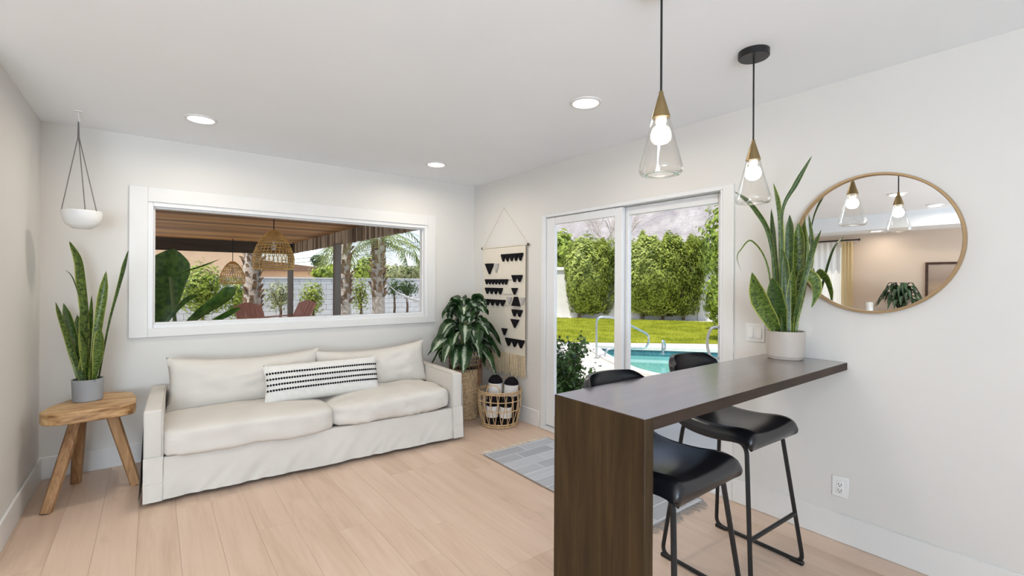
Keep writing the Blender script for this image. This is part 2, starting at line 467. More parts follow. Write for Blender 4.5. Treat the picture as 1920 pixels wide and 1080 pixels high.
mb.box(XF - .15, -6.0, YR - .15, YR, 0, H).box(-.4, .15, YR - .15, YR, 0, H).box(-6.0, -.4, YR - .15, YR, 2.42, H)
struct(mb.build('wall_rear', M_wall, smooth=False))
BBH = .157
struct(MB().box(XF, 0, -.015, 0, 0, BBH).build('baseboard_back', M_trim, smooth=True, bevel=.003))
struct(MB().box(-.015, 0, DY0 + .02, -.015, 0, BBH).box(-.015, 0, YR, DY1 - .0, 0, BBH).build('baseboard_right', M_trim, smooth=True, bevel=.003))
struct(MB().box(W, W + .015, -1.45, -.015, 0, BBH).build('baseboard_left', M_trim, smooth=True, bevel=.003))

# picture window
w1 = thing('window_1', loc=((WX0 + WX1) / 2, 0, WZ0), kind='structure')


def ring(mb, a0, a1, b0, b1, ta, tb, d0, d1, axis='y', tb0=None):
    """rectangular frame around the opening a0..a1 x b0..b1"""
    tb0 = tb if tb0 is None else tb0
    def bx(p0, p1, q0, q1):
        if axis == 'y': mb.box(p0, p1, d0, d1, q0, q1)
        else: mb.box(d0, d1, p0, p1, q0, q1)
    bx(a0 - ta, a0, b0 - tb0, b1 + tb); bx(a1, a1 + ta, b0 - tb0, b1 + tb); bx(a0, a1, b1, b1 + tb); bx(a0, a1, b0 - tb0, b0)
    return mb


for a in ((WX0 - .15, WX0 - .035, WZ0 - .1, WZ1 + .15), (WX1 + .035, WX1 + .13, WZ0 - .1, WZ1 + .15), (WX0 - .035, WX1 + .035, WZ1 + .035, WZ1 + .15), (WX0 - .035, WX1 + .035, WZ0 - .1, WZ0 - .03)):
    MB().box(a[0], a[1], -.019, .004, a[2], a[3]).build('casing_board', M_trim, w1, bevel=.002)
ring(MB(), WX0, WX1, WZ0, WZ1, .045, .045, -.006, .11).build('window_frame', M_vinyl, w1, bevel=.003)
ring(MB(), WX0 + .012, WX1 - .012, WZ0 + .012, WZ1 - .012, .014, .014, .03, .09).build('glazing_bead', M_vinyl, w1, bevel=.002)
MB().box(WX0 + .002, WX1 - .002, .055, .061, WZ0 + .002, WZ1 - .002).build('pane', M_glass, w1, smooth=False)

# sliding glass door
d1 = thing('door_1', loc=(.07, (DY0 + DY1) / 2, 0), kind='structure')
MB().box(-.012, .0, DY1 - .0, DY1 + .075, 0, DZ + .0).build('casing_board', M_trim, d1, bevel=.002)
mb = MB()
mb.box(-.006, .14, DY0 - .055, DY0 - .0, 0.03, DZ).box(-.006, .14, -3.071, -3.05, 0.03, DZ - .03).box(-.006, .14, -3.071, DY0 - .0555, DZ - .0295, DZ).build('door_frame', M_vinyl, d1, bevel=.003)
MB().box(-.02, .16, DY1 + .075, DY0, 0, .03).build('sill', M_vinyl, d1, bevel=.004)
MB().box(.035, .05, -3.05, DY0 - .055, .03, .042).build('track', M_alu, d1, smooth=False)


def sash(y0, y1, x0, x1, s0, s1, top, bot, name):
    g = thing(name, loc=(0, 0, 0)); g.parent = d1; g.location = Vector((x0, (y0 + y1) / 2, .045)) - Vector(d1.location)
    z0, z1 = .045, 2.052
    MB().box(x0, x1, y1 - s0, y1, z0, z1).build('stile', M_vinyl, g, bevel=.004)
    MB().box(x0, x1, y0, y0 + s1, z0, z1).build('stile', M_vinyl, g, bevel=.004)
    MB().box(x0, x1, y0 + s1, y1 - s0, z1 - top, z1).build('rail', M_vinyl, g, bevel=.004)
    MB().box(x0, x1, y0 + s1, y1 - s0, z0, z0 + bot).build('rail', M_vinyl, g, bevel=.004)
    xm = (x0 + x1) / 2
    MB().box(xm - .003, xm + .003, y0 + s1 - .003, y1 - s0 + .003, z0 + bot - .003, z1 - top + .003).build('pane', M_glass, g, smooth=False)
    return g


sash(-2.208, -1.282, .012, .05, .115, .08, .068, .10, 'fixed_panel')
sash(-3.048, -2.14, .062, .10, .095, .048, .068, .10, 'sliding_panel')
# door pull: flat plate with a D-shaped loop
MB().box(.04, .062, -3.045, -3.022, .90, 1.15).build('handle_plate', M_alu, d1, bevel=.004)
MB().tube(round_path([(.05, -3.033, 1.13), (.0, -2.99, 1.13), (-.0, -2.96, 1.06), (.0, -2.96, .98), (.0, -2.99, .915), (.05, -3.033, .915)], .04), .009, 8).build('handle', M_alu, d1)

# unseen rear window frame added around the fill light; living-area window (seen only in the mirror or from a step aside)
w3 = thing('added_rear_window', loc=(-3.2, YR - .05, 0), kind='structure')
mb = MB(); ring(mb, -5.95, -.45, .05, 2.37, .05, .05, YR - .14, YR - .08)
for xx in (-4.6, -3.2, -1.8): mb.box(xx - .04, xx + .04, YR - .14, YR - .08, .05, 2.37)
mb.build('window_frame', M_vinyl, w3, bevel=.004)
w2 = thing('window_2', loc=(XF - .08, -1.15, .1), kind='structure')
ring(MB(), -1.70, -.6, .15, 2.10, .05, .05, XF - .13, XF - .05, axis='x').build('window_frame', M_vinyl, w2, bevel=.004)
MB().box(XF - .09, XF - .084, -1.70, -.6, .15, 2.10).build('pane', M_glass, w2, smooth=False)

# ------------------------------------------------------------------ recessed lights
def downlight(x, y, z, label, energy=6.5):
    t = thing('recessed_light', label, 'ceiling light', (x, y, z), group='recessed ceiling lights')
    MB().lathe([(.076, -.002), (.082, -.010), (.096, -.008), (.100, 0.0)], 40, (x, y, z)).build('trim_ring', M_trim, t)
    MB().lathe([(.001, -.0045), (.05, -.0045), (.0765, -.003)], 40, (x, y, z)).build('diffuser', M_diff, t)
    lo = area_light('recessed_lamp', (0, 0, -.016), (0, 0, -1), .14, .14, energy, (1, .91, .79), 'DISK', 170)
    lo.parent = t
    return t


downlight(-2.77, -.768, H, 'round recessed ceiling light above the left end of the sofa')
downlight(-.874, -.677, H, 'small round recessed ceiling light nearest the room corner')
downlight(-.884, -2.645, H, 'large round recessed ceiling light between the corner one and the pendants')
downlight(-2.77, -3.15, H, 'recessed ceiling light overhead in the middle of the room, out of frame')
downlight(-2.77, -4.9, H, 'recessed ceiling light over the camera end of the room', 3)
downlight(-4.39, -2.99, H, 'recessed light seen in the mirror between the two pendant reflections')
downlight(-5.82, -3.09, H, 'recessed light seen at the right side of the mirror')
downlight(-6.62, -2.2, 2.32, 'tiny recessed light in the lowered soffit seen in the mirror', 3)

# ------------------------------------------------------------------ pendants
def pendant(x, y, label, dz=0):
    t = thing('pendant_lamp', label, 'pendant lamp', (x, y, 1.83 + dz), group='clear glass pendant lamps')
    MB().lathe([(.001, -.032), (.066, -.032), (.070, -.028), (.070, 0)], 40, (x, y, H)).build('canopy', M_black, t)
    MB().tube([(x, y, 2.125 + dz), (x, y, H - .03)], .0042, 8).build('cord', M_black, t)
    MB().lathe([(.001, 2.14), (.0075, 2.138), (.009, 2.125), (.011, 2.12), (.033, 2.045), (.0335, 2.04), (.030, 2.04), (.001, 2.05)], 32, (x, y, dz)).build('cap', M_brass, t, angle=30)
    prof = [(.030, 2.043), (.034, 2.03), (.045, 1.985), (.058, 1.935), (.070, 1.89), (.0775, 1.862), (.079, 1.85), (.077, 1.838), (.071, 1.831), (.060, 1.829), (.050, 1.829)]
    inner = [(max(r - .0035, .001), z + (.003 if z < 1.84 else 0)) for r, z in reversed(prof)]
    MB().lathe(prof + inner, 48, (x, y, dz)).build('glass_shade', M_shade, t, angle=60)
    MB().lathe([(.020, 2.042), (.021, 2.03), (.018, 2.018), (.014, 2.012)], 24, (x, y, dz)).build('socket', M_white, t)
    MB().lathe([(.013, 2.02), (.016, 2.013), (.030, 2.0), (.0365, 1.98), (.034, 1.962), (.024, 1.949), (.012, 1.944), (.001, 1.943)], 32, (x, y, dz)).build('bulb', M_bulb, t)
    return t


pendant(-1.544, -3.654, 'clear glass teardrop pendant lamp hanging nearer the camera, over the counter end')
pendant(-.714, -3.60, 'clear glass teardrop pendant lamp with its black ceiling canopy in view, beside the plant', -.01)

# ------------------------------------------------------------------ bar counter
CX, C0, C1, CZ = -1.80, -3.36, -3.78, .9975
t = thing('bar_counter', 'dark walnut waterfall bar counter fixed to the right wall', 'counter', (CX / 2, (C0 + C1) / 2, 0))
# top: slab with undercut edges towards the wall end, as a mitred waterfall
MB().box(CX + .0455, -.001, C1, C0, CZ - .042, CZ - .0015).build('countertop', M_walnut_e, t, bevel=.002)
MB().box(CX + .002, -.001, C1 + .002, C0 - .002, CZ - .0015, CZ).build('polished_surface', M_walnut_x, t, smooth=False)
MB().box(CX, CX + .045, C1, C0, 0, CZ - .0016).build('end_panel', M_walnut_z, t, bevel=.002)

# ------------------------------------------------------------------ bar stools
def make_stool(name, label, x, y, rz):
    t = thing(name, label, 'bar stool', (x, y, 0), rz, group='black leather bar stools')
    prof = smooth_path([(-.200, .660), (-.220, .688), (-.212, .728), (-.15, .742), (-.04, .730), (.08, .732), (.170, .756), (.225, .82), (.262, .91), (.288, .995), (.294, 1.03)], 4)

    def shell(off):
        def fn(u, v):
            i = v * (len(prof) - 1); k = min(int(i), len(prof) - 2); p = prof[k].lerp(prof[k + 1], i - k)
            tn = (prof[k + 1] - prof[k]).normalized(); nx = Vector((-tn.y, tn.x))
            s = u * 2 - 1
            w = .215 + .016 * math.sin(min(v / .55, 1) * math.pi) - .012 * max(0, (v - .6) / .4)
            corner = 0
            if v > .86: corner = ((v - .86) / .14) ** 2
            if v < .18: corner = max(corner, ((.18 - v) / .18) ** 2 * .6)
            w *= 1 - .12 * corner
            xx = w * (abs(s) ** .92) * (1 if s > 0 else -1)
            drop = max(0, (abs(s) - .78) / .22) ** 2
            seatness = max(0, 1 - max(0, v - .55) / .25) * min(1, v / .2)
            backness = max(0, min(1, (v - .6) / .25))
            z = p.y + .022 * s * s * seatness - .045 * drop * seatness
            yy = p.x - .075 * s * s * backness - 0.01 * drop * backness
            z -= .03 * backness * max(0, (abs(s) - .7) / .3) ** 2 * max(0, (v - .8) / .2)
            return (xx, yy + nx.x * off, z + nx.y * off)
        return fn
    mb = MB(); mb.grid(shell(0), 22, 34); n = len(mb.v); mb.grid(shell(-.026), 22, 34)
    m = 23
    rim = [i for i in range(23)] + [m * j + 22 for j in range(1, 35)] + [m * 34 + i for i in range(21, -1, -1)] + [m * j for j in range(33, 0, -1)]
    for a, b in zip(rim, rim[1:] + rim[:1]): mb.f.append((a, b, b + n, a + n))
    so = mb.build('seat_shell', M_leather, t, local=True, angle=60)
    for s in (-1, 1):
        loop = round_path([(s * .255, .235, .013), (s * .255, -.235, .013), (s * .170, -.165, .680), (s * .170, .165, .712)], .05, 5, True)
        sf = MB().tube(loop, .0105, 8, closed=True).build('side_frame', M_black, t, local=True)
        for yy in (.205, -.205):
            MB().box(s * .255 - .013, s * .255 + .013, yy - .032, yy + .032, 0, .02).build('foot_cap', M_black, sf, local=True, bevel=.004)
    for sy in (-1, 1):
        k = (.265 - .013) / (.680 - .013)
        yb = sy * (.235 - .07 * k); xb = .255 - .085 * k
        MB().tube([(-xb, yb, .265), (xb, yb, .265)], .010, 8).build('footrest', M_black, t, local=True)
    return t


make_stool('bar_stool', 'black leather bar stool tucked under the counter nearer the wall', -.66, -3.475, R(-2))
make_stool('bar_stool', 'black leather bar stool nearer the counter end panel', -1.415, -3.57, R(1))

# ------------------------------------------------------------------ mirror, switch, outlet
MY, MZ, MR = -3.886, 1.645, .371
t = thing('round_mirror', 'round wall mirror with thin brass frame above the counter', 'mirror', (0, MY, MZ - MR))
MB().lathe([(MR - .014, -.002), (MR - .014, -.030), (MR - .011, -.034), (MR - .002, -.034), (MR, -.030), (MR, -.002)], 96, (0, MY, MZ), axis='x').build('frame', M_gold, t)
MB().lathe([(MR - .0135, -.018), (.0005, -.018)], 96, (0, MY, MZ), axis='x').build('mirror_glass', M_mirror, t, smooth=False)

t = thing('light_switch', 'white double rocker light switch plate beside the sliding door', 'switch', (0, -3.283, 1.06))
MB().box(-.006, -.0005, -3.343, -3.225, 1.06, 1.175).build('plate', M_plastic, t, bevel=.003)
for yy in (-3.31, -3.258):
    MB().add([(-.006, yy - .016, 1.085), (-.006, yy + .016, 1.085), (-.006, yy + .016, 1.15), (-.006, yy - .016, 1.15), (-.014, yy - .015, 1.086), (-.014, yy + .015, 1.086), (-.008, yy + .015, 1.149), (-.008, yy - .015, 1.149)],
             [(0, 1, 2, 3), (4, 7, 6, 5), (0, 4, 5, 1), (1, 5, 6, 2), (2, 6, 7, 3), (3, 7, 4, 0)]).build('rocker', M_plastic, t, smooth=False)
t = thing('power_outlet', 'white power outlet plate low on the right wall', 'outlet', (0, -3.75, .245))
MB().box(-.006, -.0005, -3.79, -3.71, .245, .36).build('plate', M_plastic, t, bevel=.003)
rc = MB().box(-.009, -.005, -3.767, -3.733, .268, .337).build('receptacle', M_plastic, t, bevel=.003)
for zz in (.318, .286):
    for yy in (-3.743, -3.757):
        MB().box(-.0098, -.008, yy - .0014, yy + .0014, zz - .005, zz + .005).build('slot', M_slot, rc, smooth=False)
    MB().lathe([(.0001, -.0098), (.003, -.0098), (.003, -.008)], 12, (0, -3.75, zz - .010), axis='x').build('slot', M_slot, rc, smooth=False)

# ------------------------------------------------------------------ sofa
def nz(x, y, z, s=1.0): return noise.noise(Vector((x * s, y * s, z * s)))


SOFA = thing('sofa', 'cream slipcovered two-cushion sofa under the picture window', 'sofa', (-1.915, -.545, 0), R(-2.3))
SL = 1.145; SF, SB = -.44, .43


def panel_wall(x0, y0, x1, y1, z0, z1, nx, nzv, folds, seed, nrm):
    """cloth panel hanging from z1 to z0 along the line, folds grow toward the hem"""
    def fn(u, v):
        z = z1 + (z0 - z1) * v
        a = folds * (v ** 1.2) * (1.15 - .45 * v)
        d = a * (nz(u * 11 + seed, seed * 3.1, v * .8) * .5 + .55 * (.35 - abs(nz(u * 24 + seed + v * 2.5, 4.2, v * .9))) * 1.6) + .022 * v
        return (x0 + (x1 - x0) * u + nrm[0] * d, y0 + (y1 - y0) * u + nrm[1] * d, z + .002 * nz(u * 14, seed, 0))
    return MB().grid(fn, nx, nzv)


# solid under-frame, then the cloth panels over it
mb = MB().box(-SL + .02, SL - .02, SF + .03, SB - .01, .06, .275)
mb.build('base', M_linen, SOFA, local=True, bevel=.01)
panel_wall(-SL + .085, SF, SL - .085, SF, .028, .287, 260, 14, .042, 1.3, (0, -1)).build('front_skirt', M_linen, SOFA, local=True)
MB().box(-SL + .1, SL - .1, SF + .002, SF + .06, .262, .289).build('front_rail', M_linen, SOFA, local=True, bevel=.012, seg=3)
for s in (-1, 1):
    a0, a1 = sorted((s * (SL - .10), s * SL))
    mb = MB().box(a0, a1, SF - .004, SB, .05, .600)
    arm_ = mb.build('arm', M_linen, SOFA, local=True, bevel=.014, seg=3)
    panel_wall(s * SL, SF - .006, s * SL, SB, .016, .5, 40, 10, .010, 5 + s, (s, 0)).build('side_skirt', M_linen, SOFA, local=True)
    panel_wall(a0, SF - .012, a1, SF - .012, .024, .30, 8, 8, .010, 7 + s, (0, -1)).build('corner_pleat', M_linen, SOFA, local=True)
    xs = s * (SL - .1)
    yq = SF - .034
    MB().tube([(a0 + .004, SF - .024, .135), (a1 - .004, SF - .024, .135)], .0025, 5).build('hem_seam', M_seam, SOFA, local=True)
    MB().tube([(xs, SF - .022, .13), (xs, yq - .004, .03)], .0025, 5).build('hem_seam', M_seam, SOFA, local=True)
    MB().tube([(xs, SF - .008, .03), (xs, SF - .008, .585), (xs, SF + .01, .601), (xs, SB - .02, .601)], .0035, 6).build('piping', M_seam, arm_, local=True)
MB().box(-SL + .1, SL - .1, .26, SB, .06, .600).build('back', M_linen, SOFA, local=True, bevel=.03, seg=3)


def soft_box(name, c, hx, hy, hz, p, crown, wr, seed, mat_, parent, rot=None, sag=0):
    """superellipsoid cushion with crown and cloth wrinkles"""
    bm = bmesh.new(); bmesh.ops.create_cube(bm, size=2.0)
    bmesh.ops.subdivide_edges(bm, edges=bm.edges, cuts=31, use_grid_fill=True)
    for v in bm.verts:
        x, y, z = v.co
        # rounded-box mapping
        q = Vector((abs(x) ** p, abs(y) ** p, abs(z) ** p)); n = (q.x + q.y + q.z) ** (1 / p)
        d = Vector((x, y, z)) / n
        e = (1 - .0 * abs(z))
        x, y, z = d.x * hx * e, d.y * hy * e, d.z * hz
        u, w = x / hx, y / hy
        if z > 0: z += crown * (1 - u * u) * (1 - w * w)
        z -= sag * (1 - u * u)
        k = wr * (nz(x * 5 + seed, y * 5, z * 9) + .9 * (.3 - abs(nz(x * 9 + seed, y * 5 + x * 2, z * 10))) * (.3 + abs(w)))
        # short vertical puckers along the front seam
        pk = wr * 1.6 * min(1, max(0, -w - .45) / .3) * (.3 - abs(nz(x * 26 + seed + z * 4, 0, z * 5))) * (.5 + nz(x * 3 + seed, 5, 0))
        dn = d.normalized()
        v.co = Vector((x, y, z)) + dn * (k + pk)
    me = bpy.data.meshes.new(name); bm.to_mesh(me); bm.free()
    me.polygons.foreach_set('use_smooth', [True] * len(me.polygons)); me.materials.append(mat_)
    o = link_mesh(name, me, parent); o.location = c
    if rot: o.rotation_euler = rot
    return o


soft_box('seat_cushion', (-.515, -.125, .362), .545, .37, .095, 7, .035, .013, 2.0, M_linen, SOFA, (R(-1), R(.5), 0))
soft_box('seat_cushion', (.525, -.115, .372), .525, .362, .092, 5.5, .035, .017, 9.0, M_linen, SOFA, (R(-1), R(-1.0), 0))


def pillow_pt(u, v, a, b, t, side, pinch=.05, seed=0, wr=.012, p=2.6, q=.55, droop=0):
    x = a * u * (1 - pinch * (1 - v * v)); z = b * v * (1 - pinch * 1.4 * (1 - u * u)) - droop * (1 - u * u) * max(0, v)
    k = max(0, (1 - abs(u) ** p) * (1 - abs(v) ** p)) ** q
    y = side * t * k + wr * k * (nz(u * 3 + seed, v * 2.2, side) + .9 * (.3 - abs(nz(u * 5 + seed + v, v * 3 - u, 3 + side))))
    return Vector((x, y, z))


def pillow(name, a, b, t, mat_, parent, loc, rot, seed=0, nu=44, nv=22, **kw):
    mb = MB()
    for sd in (-1, 1): mb.grid(lambda u, v: pillow_pt(u * 2 - 1, v * 2 - 1, a, b, t, sd, seed=seed, **kw), nu, nv)
    o = mb.build(name, mat_, parent, local=True, angle=75, merge=.0006); o.location = loc; o.rotation_euler = rot
    return o


pillow('back_cushion', .55, .215, .125, M_linen, SOFA, (-.50, .17, .63), (R(-14), R(.5), 0), 1.7, droop=.03, wr=.02)
pillow('back_cushion', .53, .205, .125, M_linen, SOFA, (.535, .17, .628), (R(-14), R(-1.5), 0), 6.1, droop=.035, wr=.022)

# lumbar pillow with four dotted stripes
LP = thing('lumbar_pillow', 'long white lumbar pillow with four rows of black dots leaning on the sofa', 'pillow', (-1.885, -.62, .475), R(-2))
LT = R(-20); la, lb, lt = .455, .155, .075
kw = dict(seed=12.3, wr=.008, pinch=.02, p=3.2, q=.5)
LC_ = pillow('cover', la, lb, lt, M_pillow, LP, (0, .0, .135), (LT, 0, 0), **kw)
for row, vv in enumerate((.50, .20, -.09, -.37)):
    mb = MB()
    for i in range(46):
        u = -.965 + 1.93 * i / 45
        p = pillow_pt(u, vv, la, lb, lt, -1, **kw)
        mb.ball((p.x, p.y - .002, p.z), (.0090, .006, .0090), 8, 4)
    mb.build('dotted_stripe', M_blackyarn, LC_, local=True)

# ------------------------------------------------------------------ three-legged side table
ST = thing('side_table', 'low teak slab side table with three splayed legs in the corner', 'side table', (-3.38, -.42, 0))
outline = round_path([(-3.595, -.585, 0), (-3.56, -.42, 0), (-3.47, -.24, 0), (-3.40, -.13, 0), (-3.28, -.12, 0), (-3.15, -.22, 0), (-3.122, -.40, 0), (-3.122, -.625, 0), (-3.19, -.675, 0), (-3.33, -.69, 0), (-3.48, -.705, 0), (-3.57, -.665, 0)], .04, 3, True)
MB().prism([(p.x, p.y) for p in outline], .525, .60).build('tabletop', M_teak, ST, bevel=.006)


def taper_leg(a, b, r0, r1, n=8):
    return MB().tube([Vector(a).lerp(Vector(b), k / 6) for k in range(7)], [r0 + (r1 - r0) * k / 6 for k in range(7)], n)


for a, b in (((-3.42, -.50, .53), (-3.545, -.70, 0)), ((-3.42, -.36, .53), (-3.455, -.225, 0)), ((-3.26, -.44, .53), (-3.12, -.50, 0))):
    taper_leg(a, b, .037, .030).build('leg', M_teakleg, ST, angle=30)


# ------------------------------------------------------------------ leaves
def ribbon(mb, pts, widths, face, fold=.25, per=6, twist=0.0, tip=True):
    """strap leaf through pts with given widths; face = direction the blade looks to"""
    n0 = len(pts); path = smooth_path(pts, per); m = len(path)
    face = Vector(face).normalized(); b = len(mb.v)
    for i, p in enumerate(path):
        t = i / (m - 1); k = t * (n0 - 1); a = min(int(k), n0 - 2)
        w = widths[a] + (widths[a + 1] - widths[a]) * (k - a)
        if tip: w *= min(1.0, max(0, (1 - t) * 5.0)) ** .6
        tg = (path[min(i + 1, m - 1)] - path[max(i - 1, 0)]).normalized()
        sd_ = tg.cross(face)
        if sd_.length < 1e-4: sd_ = tg.orthogonal()
        sd_.normalize(); nm = sd_.cross(tg).normalized()
        a_ = twist * (t - .3)
        s2 = sd_ * math.cos(a_) + nm * math.sin(a_); n2 = nm * math.cos(a_) - sd_ * math.sin(a_)
        for j in range(5):
            u = j / 2 - 1
            mb.v.append(tuple(p + s2 * (u * w / 2) + n2 * (fold * w * (abs(u) - .5) * .8))); mb.uv.append((j / 4, t))
    for i in range(m - 1):
        for j in range(4):
            q = b + i * 5 + j; mb.f.append((q, q + 1, q + 6, q + 5))
    return mb


def snake_plant(name, label, base, depth, spec, pot_fn, parent_mats):
    t = thing(name, label, 'potted plant', base)
    pot_fn(t)
    rr = random.Random(len(spec) * 7)
    for k, (pts, ws, dd) in enumerate(spec):
        n = len(pts)
        P = []
        for i, (px, py) in enumerate(pts):
            P.append(at(px, py, depth + dd * (i / (n - 1)) + (rr.uniform(-.03, .03) if i == 0 else 0)))
        for p in P: p.x = min(p.x, -.05); p.x = max(p.x, W + .04)
        P[0].z = min(P[0].z, P[0].z)
        ribbon(MB(), P, [w * 1.04 * depth / F_PX for w in ws], -FW + RT * rr.uniform(-.7, .7), .35, 7, rr.uniform(-1.2, 1.2)).build('leaf', parent_mats[k % len(parent_mats)], t, angle=80, recalc=False)
    return t


LPB = (-3.384, -.36, .60)


def pot_grey(t):
    MB().lathe([(.074, 0), (.080, .006), (.085, .145), (.085, .15), (.078, .15), (.076, .13)], 40, LPB, cap0=True).build('pot', M_concrete, t)
    MB().lathe([(.077, .128), (.04, .134), (.001, .136)], 24, LPB).build('soil', M_soil, t)


snake_plant('snake_plant', 'snake plant in grey pot on the teak side table', LPB, 3.22, [
    ([(160, 714), (166, 640), (160, 575), (153, 520), (147, 486), (130, 452)], [10, 17, 21, 20, 15, 13], .05),
    ([(185, 714), (204, 612), (222, 545), (233, 505), (241, 469)], [6, 7, 11, 14, 11], -.05),
    ([(172, 714), (183, 625), (192, 560), (199, 508)], [11, 15, 15, 9], .02),
    ([(150, 714), (135, 655), (115, 594), (104, 566)], [9, 15, 14, 9], -.03),
    ([(156, 714), (142, 655), (128, 602), (119, 568)], [11, 18, 14, 7], .06),
    ([(166, 714), (157, 645), (151, 574)], [13, 17, 8], -.08),
    ([(178, 714), (186, 665), (187, 612)], [15, 22, 12], -.05),
    ([(160, 714), (150, 640), (145, 590)], [13, 16, 10], .09),
    ([(170, 714), (172, 630), (172, 553)], [12, 14, 7], .03),
    ([(150, 712), (160, 660), (150, 620)], [12, 16, 10], -.06),
    ([(150, 560), (136, 520), (122, 505)], [2, 2, 1], .0),
], pot_grey, [M_snake, M_snake_dark, M_snake])

RPB = (-.132, -3.515, CZ)


def pot_beige(t):
    MB().lathe([(.086, 0), (.090, .004), (.092, .016), (.096, .018), (.099, .155), (.099, .16), (.091, .16), (.089, .14)], 44, RPB, cap0=True).build('pot', M_beige, t, angle=30)
    MB().lathe([(.090, .138), (.04, .146), (.001, .148)], 24, RPB).build('soil', M_soil, t)


snake_plant('snake_plant', 'tall snake plant in beige pot on the counter beside the mirror', RPB, 2.70, [
    ([(1467, 632), (1464, 513), (1462, 430), (1457, 380), (1450, 343)], [13, 17, 18, 17, 12], -.03),
    ([(1463, 632), (1466, 480), (1467, 395), (1492, 345), (1523, 291)], [5, 5, 5, 8, 7], -.16),
    ([(1457, 632), (1453, 513), (1441, 437), (1418, 396), (1398, 374), (1377, 359)], [6, 6, 8, 8, 7, 5], -.10),
    ([(1453, 632), (1440, 502), (1410, 452), (1389, 468), (1382, 484), (1391, 512)], [3, 3, 3, 2, 1.5, 1], -.06),
    ([(1461, 632), (1446, 603), (1424, 563), (1410, 510)], [10, 25, 30, 16], -.12),
    ([(1466, 632), (1457, 580), (1448, 520)], [16, 32, 20], -.08),
    ([(1477, 632), (1478, 520), (1481, 440), (1481, 402)], [11, 15, 15, 8], .04),
    ([(1490, 632), (1495, 535), (1500, 460), (1503, 418)], [9, 19, 19, 12], .05),
    ([(1487, 632), (1492, 560), (1505, 514), (1524, 522), (1530, 546), (1521, 578)], [5, 8, 16, 21, 17, 9], -.14),
    ([(1463, 632), (1453, 500), (1446, 390)], [8, 11, 8], .05),
    ([(1473, 632), (1471, 535), (1467, 465)], [18, 20, 12], -.05),
    ([(1480, 632), (1484, 560), (1488, 500)], [10, 17, 9], -.06),
    ([(1485, 632), (1508, 540), (1518, 470), (1512, 400)], [8, 12, 16, 11], .02),
    ([(1482, 632), (1496, 570), (1522, 470), (1540, 430)], [6, 9, 13, 8], -.2),
], pot_beige, [M_snake, M_snake_dark, M_snake_dark, M_snake])

# ------------------------------------------------------------------ hanging planter
HX, HY = -3.41, -.46
t = thing('hanging_planter', 'white bowl planter hanging from the ceiling on three grey cords', 'planter', (HX, HY, 1.765))
MB().lathe([(.001, 1.768), (.05, 1.772), (.085, 1.80), (.103, 1.85), (.105, 1.885), (.100, 1.89), (.096, 1.882), (.094, 1.85), (.06, 1.80), (.001, 1.795)], 44, (HX, HY, 0)).build('bowl', M_white, t)
top = (HX - .022, HY + .03, 2.40)
for a in (200, 320, 85):
    p = (HX + .102 * math.cos(R(a)), HY + .102 * math.sin(R(a)), 1.885)
    MB().tube([(p[0], p[1], 1.872), p, top], .0028, 6).build('cord', M_cordgrey, t)
MB().tube([(top[0], top[1], 2.385), (top[0], top[1], 2.44), (top[0], top[1], 2.49)], [.006, .005, .004], 8).build('knot', M_cordgrey, t)
MB().tube([(top[0], top[1], 2.48), (top[0] + .006, top[1], 2.50), (top[0], top[1], 2.515), (top[0], top[1], 2.56)], .003, 8).build('hook', M_white, t)
MB().lathe([(.022, 2.555), (.022, 2.56)], 16, (top[0], top[1], 0), cap0=True).build('ceiling_plate', M_white, t)

# ------------------------------------------------------------------ wall hanging
HY0, HY1, HZ0, HZ1 = -1.015, -.225, .655, 1.812     # right edge, left edge, cloth bottom, top
t = thing('wall_hanging', 'cream woven wall hanging with black tufted triangles and jute fringe', 'wall hanging', (0, (HY0 + HY1) / 2, .42))


def cloth(u, v): return (-.018 - .006 * math.sin(v * 5 + u * 3) * v, HY1 + (HY0 - HY1) * u, HZ1 - (HZ1 - HZ0) * v)


mb = MB(); mb.grid(cloth, 20, 24); n0 = len(mb.v); mb.grid(lambda u, v: (cloth(u, v)[0] + .005,) + cloth(u, v)[1:], 20, 24)
mb.build('woven_panel', M_cloth, t, recalc=False)
rod_ = MB().tube([(-.018, HY1 + .02, HZ1 + .002), (-.018, HY0 - .02, HZ1 + .002)], .009, 10).build('rod', M_cloth, t)
for yy in (HY1 + .02, HY0 - .02): MB().ball((-.018, yy, HZ1 + .002), .014, 12, 8).build('rod_end', M_darkcane, rod_)
MB().tube([(-.014, HY1 + .01, HZ1 + .008), (-.008, -.605, 2.235), (-.014, HY0 - .01, HZ1 + .008)], .003, 6).build('cord', M_cloth, t)
MB().tube([(0, -.605, 2.235), (-.012, -.605, 2.237)], .004, 8).build('nail', M_alu, t)
MB().tube([(-.022, HY0 + .006, HZ1), (-.022, HY0 + .006, HZ0)], .004, 6).build('side_cord', M_darkcane, t)


